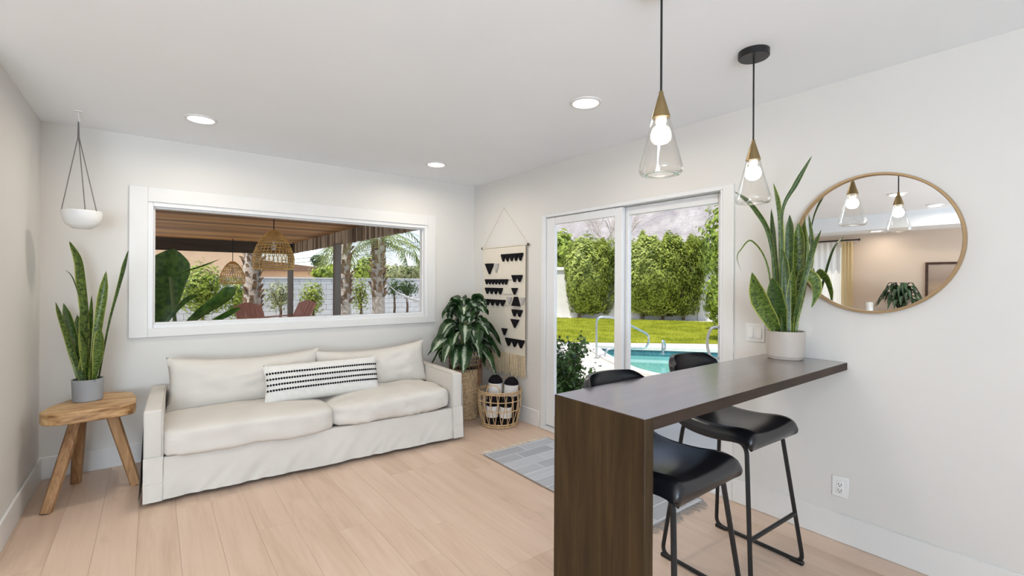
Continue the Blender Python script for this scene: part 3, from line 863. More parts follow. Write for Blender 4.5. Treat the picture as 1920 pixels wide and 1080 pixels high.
def motif(kind, u0, u1, z0, z1, n=4, m=None):
    mb = MB(); Y = lambda u: HY1 + (HY0 - HY1) * u
    zt, zb = z1, z0
    if kind == 'tri':
        poly = [(Y(u0), zt), (Y(u1), zt), (Y((u0 + u1) / 2), zb)]; mb.prism(poly, -.042, -.02, 'x')
    elif kind == 'up':
        poly = [(Y(u0), zb), (Y(u1), zb), (Y(u1 - .03), zb + (zt - zb) * .5), (Y((u0 + u1) / 2 + .03), zt), (Y((u0 + u1) / 2 - .03), zt), (Y(u0 + .03), zb + (zt - zb) * .5)]; mb.prism(poly, -.042, -.02, 'x')
    else:
        d = (u1 - u0) / n
        for i in range(n):
            a = u0 + i * d
            poly = [(Y(a), zt), (Y(a + d), zt), (Y(a + d * .98), zt - (zt - zb) * .22), (Y(a + d * .56), zb), (Y(a + d * .44), zb), (Y(a + d * .02), zt - (zt - zb) * .22)]
            mb.prism(poly, -.040, -.02, 'x')
    return mb.build('tufted_motif', m or M_blackyarn, t, smooth=True, bevel=.0015)


motif('row', .467, .934, 1.650, 1.730, 5)
motif('tri', .078, .290, 1.515, 1.637); motif('tri', .30, .40, 1.53, 1.632, m=M_greycotton)
motif('row', .080, .616, 1.402, 1.460, 7); motif('row', .710, .926, 1.430, 1.503, 2)
motif('row', .081, .496, 1.295, 1.365, 4); motif('tri', .705, .830, 1.295, 1.368)
motif('row', .083, .558, 1.168, 1.236, 4); motif('up', .713, .884, 1.180, 1.276)
motif('tri', .60, .705, 1.19, 1.27, m=M_greycotton); motif('tri', .892, .98, 1.19, 1.27, m=M_greycotton)
motif('row', .714, .930, 1.070, 1.143, 2)
motif('tri', .692, .864, .950, 1.040); motif('tri', .488, .610, .856, .930)
motif('row', .575, .977, .750, .834, 3)
for z_, a, b in ((1.455, .62, .71), (1.30, .50, .70), (1.18, .56, .62)):
    MB().tube([(-.022, HY1 + (HY0 - HY1) * a, z_), (-.022, HY1 + (HY0 - HY1) * b, z_)], .003, 5).build('thread', M_greycotton, t)
mb = MB(); rr = random.Random(9)
for i in range(150):
    y = HY1 + (HY0 - HY1) * (i + .5) / 150; ln = .205 + rr.uniform(-.03, .02); x0 = -.02 - rr.random() * .012
    mb.tube([(x0, y, HZ0 + .02), (x0 - .006, y + rr.uniform(-.004, .004), HZ0 - ln * .5), (x0 + rr.uniform(-.004, .004), y + rr.uniform(-.012, .012), HZ0 - ln)], .0032, 4)
tag(mb.build('fringe', M_fringe, t), kind='stuff')

# ------------------------------------------------------------------ tall basket with variegated plant
BX, BY = -.40, -.47
t = thing('basket_plant', 'variegated leafy plant in a tall woven basket by the sofa arm', 'potted plant', (BX, BY, 0))
prof = [(.135, 0)]
for k in range(60):
    z = .012 + k * .0085; base = .140 + .022 * (z / .52) ** 1.3
    prof.append((base + .0035 * math.sin(k * math.pi), z)); prof.append((base + (.005 if k % 2 else .0), z + .004))
prof += [(.158, .525), (.150, .50)]
bb_ = MB().lathe(prof, 48, (BX, BY, 0), cap0=True).build('basket_body', M_seagrass, t, angle=80)
MB().lathe([(.154, .50), (.08, .515), (.001, .52)], 24, (BX, BY, 0)).build('soil', M_soil, t)
for k in range(30):
    a = 2 * math.pi * k / 30; c, s = math.cos(a), math.sin(a)
    MB().tube([(BX + .160 * c, BY + .160 * s, .50), (BX + .170 * c, BY + .170 * s, .58), (BX + .178 * c, BY + .178 * s, .655)], .005, 5).build('stake', M_darkcane, bb_)
for z, r in ((.575, .169), (.615, .174), (.655, .178)):
    MB().tube([(BX + r * math.cos(a), BY + r * math.sin(a), z) for a in np.linspace(0, 2 * math.pi, 41)[:-1]], .0055 if z > .65 else .004, 6, closed=True).build('band', M_rattan, bb_)
for a in (-58, 122):
    c, s = math.cos(R(a)), math.sin(R(a)); tx, ty = -s, c
    pts = [(BX + .168 * c + tx * q, BY + .168 * s + ty * q, z) for q, z in ((-.035, .36), (-.04, .5), (-.035, .62), (0, .68), (.035, .62), (.04, .5), (.035, .36))]
    MB().tube(smooth_path(pts, 5), .007, 7).build('handle', M_strap, bb_)
rr = random.Random(21)
for k in range(4):
    a = rr.uniform(0, 6.28)
    MB().tube([(BX + .03 * math.cos(a + k), BY + .03 * math.sin(a + k), .50), (BX + .04 * math.cos(a), BY + .04 * math.sin(a), .78), (BX + .07 * math.cos(a), BY + .07 * math.sin(a), 1.0)], [.012, .010, .007], 8).build('stem', M_snake_dark, t)


def broad_leaf(p0, az, out, rise, drop, width, roll=0, mat_=None, parent=None):
    c, s = math.cos(az), math.sin(az)
    pts = []
    for q in (0, .2, .4, .6, .8, 1.0):
        d = out * (q ** .85); z = rise * math.sin(min(1, q * 1.5) * math.pi / 2) - drop * q * q
        pts.append(Vector((p0[0] + c * d, p0[1] + s * d, p0[2] + z)))
    path = smooth_path(pts, 4); m = len(path); mb = MB()
    for i, p in enumerate(path):
        q = i / (m - 1)
        w = width * (math.sin(math.pi * min(1, max(0, (q - .34) / .66)) ** .75) ** .8 if q > .34 else 0) + .006
        tg = (path[min(i + 1, m - 1)] - path[max(i - 1, 0)]).normalized()
        sd_ = Vector((-s, c, 0)); nm = sd_.cross(tg).normalized()
        sd2 = sd_ * math.cos(roll) + nm * math.sin(roll); nm2 = nm * math.cos(roll) - sd_ * math.sin(roll)
        for j in range(5):
            u = j / 2 - 1
            mb.v.append(tuple(p + sd2 * (u * w / 2) + nm2 * (-abs(u) ** 1.5 * w * .18 + .004 * math.sin(q * 20 + j)))); mb.uv.append((j / 4, q))
    for i in range(m - 1):
        for j in range(4):
            b = i * 5 + j; mb.f.append((b, b + 1, b + 6, b + 5))
    mb.v = [(min(x, -.05), min(y, -.045), z) for x, y, z in mb.v]
    return mb.build('leaf', mat_ or M_aglao, parent, angle=80, recalc=False)


for k in range(84):
    ring_ = k % 3
    az = k * 2.399 + rr.uniform(-.25, .25)
    # a fuller side toward the room
    h = (.74, .86, .98)[ring_] + rr.uniform(-.05, .06)
    out = (.36, .33, .22)[ring_] * rr.uniform(.65, 1.1); rise = (.10, .16, .24)[ring_] * rr.uniform(.8, 1.2); drop = (.24, .24, .14)[ring_] * rr.uniform(.6, 1.25)
    broad_leaf((BX + .03 * math.cos(az), BY + .03 * math.sin(az), h), az, out, rise, drop, rr.uniform(.12, .17), rr.uniform(-.6, .6), None, t)

for az, h in ((2.2, .98), (2.9, .95), (-.9, 1.0), (.6, .97), (-2.4, .98), (-1.6, .96)):
    broad_leaf((BX + .02 * math.cos(az), BY + .02 * math.sin(az), h), az, .16, .28, .02, .13, .2, None, t)

# ------------------------------------------------------------------ rattan wire basket with rolled towels
QX, QY = -.255, -.885
t = thing('wire_basket', 'open rattan wire basket holding rolled towels on the floor', 'basket', (QX, QY, 0))


def circ(r, z, n=48): return [(QX + r * math.cos(2 * math.pi * k / n), QY + r * math.sin(2 * math.pi * k / n), z) for k in range(n)]


for r, z, th in ((.175, .012, .010), (.178, .034, .007), (.208, .17, .005), (.218, .262, .005), (.215, .335, .008), (.217, .352, .006)):
    MB().tube(circ(r, z), th, 7, closed=True).build('hoop', M_rattan, t)
for k in range(18):
    a0 = 2 * math.pi * k / 18
    for dlt in (.16, -.16):
        pts = [(QX + r * math.cos(a0 + dlt * q), QY + r * math.sin(a0 + dlt * q), z) for r, z, q in ((.177, .02, 0), (.195, .09, .35), (.211, .18, .75), (.218, .262, 1), (.215, .34, .7))]
        MB().tube(pts, .0042, 5).build('strut', M_rattan, t)
mb = MB()
for k in range(7):
    q = -.14 + k * .0467; w = math.sqrt(max(.001, .162 ** 2 - q * q))
    mb.tube([(QX - w, QY + q, .012), (QX + w, QY + q, .012)], .004, 5)
mb.build('base_grid', M_rattan, t)
for a in (R(35), R(215)):
    c, s = math.cos(a), math.sin(a)
    pts = [(QX + .2 * math.cos(a + d), QY + .2 * math.sin(a + d), z) for d, z in ((-.35, .35), (-.3, .40), (0, .43), (.3, .40), (.35, .35))]
    MB().tube(smooth_path(pts, 5), .006, 6).build('handle', M_rattan, t)


def towel(label, c, h, r, tilt, taz, b0=.30, b1=.72):
    o = thing('rolled_towel', label, 'towel', c, 0, group='rolled black and white towels in the wire basket')
    o.rotation_euler = (tilt * math.cos(taz), tilt * math.sin(taz), 0)
    for (a, b, m) in ((0, b0, M_towelb), (b0, b1, M_towelw), (b1, 1, M_towelb)):
        prof = []
        for i in range(7):
            q = a + (b - a) * i / 6; rr_ = r * (1 - .5 * max(0, (q - .86) / .14) ** 2.2) * (1 + .015 * math.sin(q * 30))
            prof.append((rr_, q * h))
        if b == 1: prof += [(r * .3, h * 1.005), (.001, h * .99)]
        if a == 0: prof = [(.001, 0)] + prof
        MB().lathe(prof, 28).build('band' if m is M_towelw else 'end_band', m, o, local=True)
    sp = [((r * (.12 + .36 * k / 40)) * math.cos(k * .5), (r * (.12 + .36 * k / 40)) * math.sin(k * .5), h * 1.002 - .004 * k / 40) for k in range(41)]
    MB().tube(sp, .004, 5).build('rolled_edge', M_towelb, o, local=True)
    return o


towel('rolled black and white towel standing at the back left of the basket', (-.262, -.80, .024), .455, .072, R(3), 0, .60, .85)
towel('rolled black and white towel standing at the back right of the basket', (-.148, -.918, .024), .435, .072, R(2), .6, .60, .85)
towel('rolled black and white towel low at the front left of the basket', (-.362, -.905, .024), .26, .06, R(2), 0)
towel('rolled black and white towel low at the front right of the basket', (-.27, -1.002, .024), .25, .06, R(2), 1)

# ------------------------------------------------------------------ rug
RX0, RX1, RY0, RY1 = -.865, -.165, -3.03, -1.50
m, nt, b = nmat('woven_rug')
vec = mapped(nt, 'Object', (1, 1, 1))
br = N(nt, 'ShaderNodeTexBrick'); L(nt, vec, br.inputs['Vector']); br.inputs['Scale'].default_value = 1.0; br.offset = .37; br.squash = 1.0
br.inputs['Color1'].default_value = (.60, .61, .63, 1); br.inputs['Color2'].default_value = (.41, .415, .425, 1); br.inputs['Mortar'].default_value = (.68, .685, .695, 1)
br.inputs['Mortar Size'].default_value = .005; br.inputs['Brick Width'].default_value = .34; br.inputs['Row Height'].default_value = .125; br.inputs['Bias'].default_value = -.1
st = noise_tex(nt, mapped(nt, 'Object', (1.5, 90, 1)), 1.0, 4, .7)
mx = N(nt, 'ShaderNodeMix', data_type='RGBA'); mx.blend_type = 'MULTIPLY'; mx.inputs['Factor'].default_value = .8
L(nt, br.outputs[0], mx.inputs[6]); L(nt, ramp(nt, st, [(.3, (.66, .67, .69)), (.7, (1.0, 1.0, 1.0))]), mx.inputs[7]); L(nt, mx.outputs[2], b.inputs['Base Color'])
b.inputs['Roughness'].default_value = .95; b.inputs['Specular IOR Level'].default_value = .1; bump(nt, b, noise_tex(nt, mapped(nt, 'Object', (200, 420, 1)), 1, 2), .5, .003)
M_rug = m; M_rugfringe = mat('grey_fringe', (.34, .33, .32), .95, var=.2)
t = thing('area_rug', 'grey and white patchwork woven rug with fringed ends before the sliding door', 'rug', ((RX0 + RX1) / 2, (RY0 + RY1) / 2, 0))


def rugf(u, v):
    return (RX0 + (RX1 - RX0) * u + .006 * nz(0, v * 4, 2), RY0 + (RY1 - RY0) * v + .006 * nz(u * 5, 7, 1), .008 + .0015 * nz(u * 6, v * 12, 0))


mb = MB(); mb.grid(rugf, 24, 50); mb.grid(lambda u, v: (rugf(u, v)[0], rugf(u, v)[1], .001), 24, 50); mb.build('weave', M_rug, t, recalc=False)
MB().tube([rugf(0, k / 30) for k in range(31)], .005, 6).build('edge_binding', M_rugfringe, t)
MB().tube([rugf(1, k / 30) for k in range(31)], .005, 6).build('edge_binding', M_rugfringe, t)
for v_, sgn, nm in ((0, -1, 'a'), (1, 1, 'b')):
    mb = MB()
    for k in range(46):
        p = rugf((k + .5) / 46, v_); ln = rr.uniform(.04, .075); dx = rr.uniform(-.025, .025)
        mb.tube([(p[0], p[1] - sgn * .005, .006), (p[0] + dx * .4, p[1] + sgn * ln * .5, .007), (p[0] + dx, p[1] + sgn * ln, .004)], [.0035, .003, .0018], 4)
    tag(mb.build('fringe', M_rugfringe if sgn < 0 else M_cloth, t), kind='stuff')

# ------------------------------------------------------------------ living area, seen in the mirror
m, nt, b = nmat('sheer_curtain'); out = nt.nodes['Material Output']
b.inputs['Base Color'].default_value = (.85, .83, .78, 1); b.inputs['Roughness'].default_value = .9
tl = N(nt, 'ShaderNodeBsdfTranslucent'); tl.inputs[0].default_value = (.9, .87, .8, 1); ms = N(nt, 'ShaderNodeMixShader'); ms.inputs[0].default_value = .6
L(nt, b.outputs[0], ms.inputs[1]); L(nt, tl.outputs[0], ms.inputs[2]); L(nt, ms.outputs[0], out.inputs[0]); M_sheer = m
M_drape = M_sheer.copy(); M_drape.name = 'yellow_drape'; M_drape.node_tree.nodes['Principled BSDF'].inputs['Base Color'].default_value = (.72, .60, .38, 1); M_drape.node_tree.nodes['Translucent BSDF'].inputs[0].default_value = (.8, .65, .38, 1)
t = thing('window_curtain', 'pale sheer curtain with pale yellow side drape seen in the mirror', 'curtain', (XF + .08, -1.2, .06))
MB().grid(lambda u, v: (XF + .08 + .025 * math.sin(u * 75) * (.6 + .4 * v), -1.60 + 1.15 * u, 2.19 - 2.1 * v), 130, 6).build('sheer', M_sheer, t, recalc=False)
MB().grid(lambda u, v: (XF + .09 + .028 * math.sin(u * 22), -1.79 + .18 * u, 2.19 - 2.12 * v), 34, 6).build('drape', M_drape, t, recalc=False)
MB().tube([(XF + .085, -1.86, 2.215), (XF + .085, -.35, 2.215)], .012, 10).build('rod', M_black, t)
MB().ball((XF + .085, -1.88, 2.215), .022).build('finial', M_black, t)
t = thing('console_table', 'low wooden console against the far wall seen in the mirror', 'console table', (XF + .3, -2.5, 0))
MB().box(XF + .08, XF + .55, -3.5, -1.82, .70, .75).build('tabletop', M_teak, t, bevel=.004)
for xx in (XF + .12, XF + .51):
    for yy in (-3.45, -1.87): MB().box(xx - .025, xx + .025, yy - .025, yy + .025, 0, .70).build('leg', M_teakleg, t, bevel=.003)
t = thing('table_vase', 'white cylinder vase beside the dark plant seen in the mirror', 'vase', (XF + .47, -2.14, .75))
MB().lathe([(.045, 0), (.05, .005), (.05, .37), (.046, .375), (.044, .36)], 28, (XF + .47, -2.14, .75), cap0=True).build('body', M_white, t)
t = thing('wicker_bowl', 'tan wicker bowl low in the mirror left of the white vase', 'bowl', (XF + .22, -2.02, .75))
MB().lathe([(.05, 0), (.09, .04), (.12, .13), (.13, .20), (.124, .20), (.08, .05), (.001, .02)], 28, (XF + .22, -2.02, .75), cap0=True).build('body', M_seagrass, t)
t = thing('console_plant', 'dark bushy plant on the console seen low in the mirror', 'potted plant', (XF + .33, -2.52, .75))
MB().lathe([(.10, 0), (.13, .01), (.15, .22), (.14, .22), (.13, .19), (.001, .19)], 28, (XF + .33, -2.52, .75), cap0=True).build('pot', M_concrete, t)
M_bushleaf = leafmat('bush_leaf', (.012, .03, .012), (.03, .075, .025), rough=.4, trans=.1)
for k in range(48):
    az = k * 2.399; q = (k % 6) / 6
    c, s = math.cos(az), math.sin(az); h = .95 + .18 * q; o_ = .16 + .17 * (1 - q); P0 = Vector((XF + .33, -2.52, .96))
    P = [P0, P0 + Vector((c * o_ * .35, s * o_ * .35, .20 + .25 * q)), P0 + Vector((c * o_ * .8, s * o_ * .8, .22 + .32 * q)), P0 + Vector((c * o_ * 1.15, s * o_ * 1.15, .06 + .28 * q))]
    for p in P: p.x = max(p.x, XF + .03)
    ribbon(MB(), P, [.02, .05, .055, .03], (c, s, 1.2), .25, 4).build('leaf', M_bushleaf, t, angle=80, recalc=False)
t = thing('framed_picture', 'dark wood framed landscape picture seen at the right side of the mirror', 'picture', (XF, -3.3, .95))
ring(MB(), -3.86, -2.80, 1.0, 1.75, .035, .035, XF + .002, XF + .03, axis='x').build('frame', wood('dark_frame', [(.3, (.03, .014, .008)), (.7, (.08, .035, .02))], 'y', 1, .4), t, bevel=.003)
m, nt, b = nmat('landscape_print'); tc = N(nt, 'ShaderNodeTexCoord'); sp = N(nt, 'ShaderNodeSeparateXYZ'); L(nt, tc.outputs['Object'], sp.inputs[0])
L(nt, ramp(nt, sp.outputs[2], [(.18, (.24, .15, .09)), (.42, (.40, .28, .18)), (.55, (.30, .22, .17)), (.8, (.42, .33, .26))]), b.inputs['Base Color']); b.inputs['Roughness'].default_value = .12
MB().box(XF + .004, XF + .012, -3.86, -2.80, 1.0, 1.75).build('print', m, t, smooth=False)

# ================================================================== outdoors
M_deck = mat('pool_deck_concrete', (.52, .485, .44), .85, var=.06, nscale=3, bstr=.2, bscale=60)
M_grass = None
GZ = -.10
POOL = [(3.95, .95), (5.05, 2.55), (5.45, 2.65), (8.6, -1.6), (7.2, -4.2), (3.7, -4.4), (3.55, -.4)]
pool_loop = [(p.x, p.y) for p in smooth_path([(x, y, 0) for x, y in POOL], 5, True)]
bm = bmesh.new()
ov = [bm.verts.new((x, y, GZ)) for x, y in ((-60, .15), (.15, .15), (.15, -9), (-60, -9), (-60, -60), (90, -60), (90, 90), (-60, 90))]
pv = [bm.verts.new((x, y, GZ)) for x, y in pool_loop]
es = [bm.edges.new((a, b)) for lp in (ov, pv) for a, b in zip(lp, lp[1:] + lp[:1])]
bmesh.ops.triangle_fill(bm, use_beauty=True, edges=es, normal=(0, 0, 1))
for f in bm.faces:
    if f.normal.z < 0: f.normal_flip()
me = bpy.data.meshes.new('ground'); bm.to_mesh(me); bm.free(); me.materials.append(M_deck); ground = struct(link_mesh('ground', me))
# pool basin, coping, water
t = thing('swimming_pool', 'turquoise swimming pool beyond the sliding door', 'pool', (6, -1, GZ))
M_plaster = mat('aqua_plaster', (.42, .66, .63), .6, var=.05, nscale=2)
M_tile = mat('teal_tile', (.05, .16, .19), .25, var=.3, nscale=14)
n = len(pool_loop)
mb = MB(); mb.add([(x, y, GZ - .16) for x, y in pool_loop] + [(x, y, -1.1) for x, y in pool_loop], [(i, (i + 1) % n, n + (i + 1) % n, n + i) for i in range(n)] + [tuple(range(n, 2 * n))]); mb.build('basin', M_plaster, t)
mb = MB(); mb.add([(x, y, GZ + .0) for x, y in pool_loop] + [(x, y, GZ - .17) for x, y in pool_loop], [(i, (i + 1) % n, n + (i + 1) % n, n + i) for i in range(n)]); mb.build('tile_band', M_tile, t)
cx_, cy_ = np.mean([p[0] for p in pool_loop]), np.mean([p[1] for p in pool_loop])
mb = MB(); ol = [(cx_ + (x - cx_) * 1.1, cy_ + (y - cy_) * 1.1) for x, y in pool_loop]; il = [(cx_ + (x - cx_) * .99, cy_ + (y - cy_) * .99) for x, y in pool_loop]
mb.add([(x, y, GZ + .04) for x, y in il] + [(x, y, GZ + .04) for x, y in ol] + [(x, y, GZ - .03) for x, y in il] + [(x, y, GZ + .0) for x, y in ol],
       [(i, (i + 1) % n, n + (i + 1) % n, n + i) for i in range(n)] + [(i, 2 * n + i, 2 * n + (i + 1) % n, (i + 1) % n) for i in range(n)] + [(n + i, n + (i + 1) % n, 3 * n + (i + 1) % n, 3 * n + i) for i in range(n)])
mb.build('coping', mat('coping_stone', (.60, .57, .53), .8, var=.05), t, smooth=False)
M_water = thin_glass('pool_water', (.78, .95, .94), 1.33, .03, 1.0)
mb = MB(); mb.add([(x, y, GZ - .14) for x, y in pool_loop], [tuple(range(n))]); mb.build('water', M_water, t, smooth=False)


# stainless pool rails
def rail(label, base, du, dv, sc=1.0):
    """figure-four grab rail: base point, horizontal run direction"""
    t = thing('pool_handrail', label, 'handrail', (base[0], base[1], GZ))
    d = Vector((du, dv, 0)).normalized(); b0 = Vector((base[0], base[1], GZ))
    P = lambda s, z: b0 + d * (s * sc) + UP * (z * sc)
    MB().tube(round_path([P(0, 0), P(0, .84), P(.34, .84), P(1.06, .48), P(1.0, .22), P(.20, .20), P(.16, 0)], .13, 6), .022, 10).build('tube', M_steel, t)
    for s in (0, .16): MB().lathe([(.05, 0), (.05, .012), (.025, .02)], 16, tuple(P(s, 0))).build('flange', M_steel, t)


rail('stainless steel grab rail at the pool steps in the left door panel', (4.05, 1.72), .75, -.66)
rail('small stainless rail at the far side of the pool', (5.6, 1.25), .62, .3, .35)

# lawn: turf sheet with blades
m, nt, b = nmat('turf'); v_ = mapped(nt, 'Object', (1, 1, 1))
L(nt, ramp(nt, noise_tex(nt, v_, 1.2, 6, .6), [(.35, (.17, .20, .012)), (.6, (.30, .32, .03)), (.8, (.36, .36, .05))]), b.inputs['Base Color']); b.inputs['Roughness'].default_value = .9; b.inputs['Specular IOR Level'].default_value = .1
bump(nt, b, noise_tex(nt, v_, 60, 3), .8, .03)
LAWN = [(4.6, 4.55), (5.3, 3.95), (7.95, 1.7), (11.5, -1.4), (17.5, .2), (14.2, 4.6), (12.2, 7.6), (10.6, 9.7), (9.6, 10.6), (6.6, 8.4)]
mb = MB().prism(LAWN, GZ - .02, GZ + .03)
rr2 = np.random.default_rng(3); lx = np.array(LAWN)


def inpoly(px, py):
    r = np.zeros(len(px), bool); j = len(lx) - 1
    for i in range(len(lx)):
        xi, yi, xj, yj = lx[i][0], lx[i][1], lx[j][0], lx[j][1]
        r ^= ((yi > py) != (yj > py)) & (px < (xj - xi) * (py - yi) / (yj - yi + 1e-12) + xi); j = i
    return r


px_, py_ = rr2.uniform(3, 17, 60000), rr2.uniform(-1, 12, 60000); ok = inpoly(px_, py_); px_, py_ = px_[ok][:22000], py_[ok][:22000]
for i in range(len(px_)):
    a = rr2.uniform(0, 3.14); w = .012; h = rr2.uniform(.03, .06); c, s = math.cos(a) * w, math.sin(a) * w
    b0 = len(mb.v); mb.v += [(px_[i] - c, py_[i] - s, GZ + .028), (px_[i] + c, py_[i] + s, GZ + .028), (px_[i] + s * 2, py_[i] - c * 2, GZ + .03 + h)]; mb.uv += [(0, 0)] * 3; mb.f.append((b0, b0 + 1, b0 + 2))
tag(mb.build('lawn', m, smooth=False, recalc=False), 'bright green lawn beyond the swimming pool', 'lawn', kind='stuff')


# foliage clouds
def leaves(pos, nrm, size, seed, aspect=.5, jitter=.9):
    """one folded diamond leaf per position"""
    g = np.random.default_rng(seed); n = len(pos)
    d = nrm + g.normal(0, jitter, (n, 3)); d /= np.linalg.norm(d, axis=1)[:, None]
    r = g.normal(0, 1, (n, 3)); a = np.cross(d, r); a /= np.linalg.norm(a, axis=1)[:, None] + 1e-9; c = np.cross(d, a)
    s = size * g.uniform(.6, 1.3, (n, 1))
    tip, base, le, ri = pos + a * s, pos - a * s, pos + c * s * aspect + d * s * .2, pos - c * s * aspect + d * s * .2
    V = np.stack([base, le, tip, ri], 1).reshape(-1, 3)
    me = bpy.data.meshes.new('foliage'); me.vertices.add(4 * n); me.vertices.foreach_set('co', V.ravel())
    me.loops.add(6 * n); me.polygons.add(2 * n)
    idx = np.arange(n)[:, None] * 4 + np.array([[0, 1, 2, 0, 2, 3]]); me.loops.foreach_set('vertex_index', idx.ravel().astype(np.int32))
    me.polygons.foreach_set('loop_start', (np.arange(2 * n) * 3).astype(np.int32)); me.polygons.foreach_set('loop_total', np.full(2 * n, 3, np.int32))
    me.update(calc_edges=True); return me


def crown(name, parent, pos, nrm, size, seed, m, aspect=.5, jitter=.9):
    off = np.array(parent.location)
    me = leaves(np.asarray(pos) - off, np.asarray(nrm), size, seed, aspect, jitter); me.materials.append(m); o = link_mesh(name, me, parent); o['kind'] = 'stuff'; return o


def blob(g, n, c, r, shell=.55, p=2.0, bumps=.18):
    d = g.normal(0, 1, (n, 3)); d /= np.linalg.norm(d, axis=1)[:, None]
    if p != 2.0: d = d / (np.abs(d) ** p).sum(1)[:, None] ** (1 / p)
    k = 1 - (1 - shell) * g.random((n, 1)) ** 1.6
    k *= 1 + bumps * np.sin(d[:, :1] * 9 + c[0]) * np.sin(d[:, 1:2] * 8 + c[1]) * np.sin(d[:, 2:] * 10 + 1)
    return np.array(c) + d * k * np.array(r), d


M_hedge = foliage('hedge_leaves', (.10, .15, .02), (.42, .48, .10), trans=.4)
M_far = foliage('far_leaves', (.10, .14, .03), (.30, .34, .10))
M_dark = foliage('dark_leaves', (.02, .05, .014), (.10, .18, .045), rough=.25)
M_lime = foliage('lime_leaves', (.10, .17, .015), (.34, .42, .06))
M_olive = foliage('olive_leaves', (.12, .14, .06), (.36, .38, .18))
M_bark = mat('brown_bark', (.20, .13, .085), .9, var=.3, nscale=20, bstr=.6, bscale=30, bdist=.02)


def hedge(label, c, hw, hd, h, ang, n, seed):
    t = thing('hedge', label, 'hedge', (c[0], c[1], GZ)); g = np.random.default_rng(seed)
    P, D = blob(g, n, (0, 0, 0), (1, 1, 1), .75, 5.0, .10)
    z = P[:, 2] * .5 + .5; w = .86 + .22 * np.clip(z, 0, 1)
    ca, sa = math.cos(ang), math.sin(ang)
    X, Y = P[:, 0] * hw * w, P[:, 1] * hd * w
    top = 1 + .06 * np.sin(X * 6 + seed) + .04 * np.sin(X * 13)
    Q = np.stack([c[0] + ca * X - sa * Y, c[1] + sa * X + ca * Y, GZ + .22 + z * top * (h - .22)], 1)
    D2 = np.stack([ca * D[:, 0] - sa * D[:, 1], sa * D[:, 0] + ca * D[:, 1], D[:, 2]], 1)
    crown('foliage', t, Q, D2, .068, seed, M_hedge, .5, .8)
    for k in range(3):
        q = (k - 1) * hw * .5
        MB().tube([(c[0] + ca * q, c[1] + sa * q, GZ - .02), (c[0] + ca * q * 1.1, c[1] + sa * q * 1.1, GZ + h * .7)], [.06, .03], 7).build('trunk', M_bark, t)
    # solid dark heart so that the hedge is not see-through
    MB().grid(lambda u, v: (c[0] + ca * hw * .7 * math.cos(6.283 * u) * math.sin(3.1416 * v) - sa * hd * .7 * math.sin(6.283 * u) * math.sin(3.1416 * v), c[1] + sa * hw * .7 * math.cos(6.283 * u) * math.sin(3.1416 * v) + ca * hd * .7 * math.sin(6.283 * u) * math.sin(3.1416 * v), GZ + h * (.52 - .42 * math.cos(3.1416 * v))), 16, 10, True).build('solid_heart', MATS['brown_bark'], t)


hedge('clipped green hedge seen through the left door panel', (11.95, 9.15), 1.12, .8, 3.15, math.atan2(-.42, .9), 22000, 5)
hedge('wide clipped green hedge seen through the right door panel', (13.75, 6.85), 1.62, .9, 3.35, math.atan2(-.76, .65), 30000, 6)

# white garden wall behind the hedges
M_stucco = mat('white_stucco', (.66, .64, .61), .85, var=.05, nscale=4, bstr=.2, bscale=40)


def wall_run(name, a, b, h, th, label):
    d = Vector((b[0] - a[0], b[1] - a[1], 0)); ln = d.length
    t = thing(name, label, 'wall', (a[0], a[1], GZ), math.atan2(d.y, d.x))
    MB().box(0, ln, -th / 2, th / 2, 0, h).build('panel', M_stucco, t, local=True, smooth=False)
    MB().prism([(-th * .9, h), (th * .9, h), (th * .9, h + .05), (0, h + .14), (-th * .9, h + .05)], 0, ln, 'x').build('cap', M_stucco, t, local=True, smooth=False)
    k = 0
    while k * 2.6 < ln:
        MB().box(k * 2.6 - .15, k * 2.6 + .15, -th * .75, th * .75, 0, h + .0).build('pilaster', M_stucco, t, local=True, smooth=False); k += 1
    return t


wall_run('garden_wall', (8.0, 13.6), (17.2, 3.2), 2.05, .2, 'white stucco garden wall with pitched cap behind the hedges')


def bush(name, label, cat, c, r, n, size, m, seed, trunk=None, group=None, p=2.0, jitter=.9):
    t = thing(name, label, cat, (c[0], c[1], GZ), group=group); g = np.random.default_rng(seed)
    P, D = blob(g, n, c, r, .35, p, .3)
    crown('foliage', t, P, D, size, seed, m, .5, jitter)
    MB().tube([(c[0], c[1], GZ - .02), (c[0] + .05, c[1], (c[2] + GZ) / 2), (c[0], c[1], c[2] + r[2] * .3)], [trunk or .05, (trunk or .05) * .8, .02], 7).build('trunk', M_bark, t)
    for k in range(5):
        a = k * 1.256 + seed
        MB().tube([(c[0], c[1], c[2] - r[2] * .6), (c[0] + r[0] * .6 * math.cos(a), c[1] + r[1] * .6 * math.sin(a), c[2] + r[2] * .4)], [(trunk or .05) * .5, .008], 5).build('branch', M_bark, t)
    return t


p = at(1030, 700, 4.0)
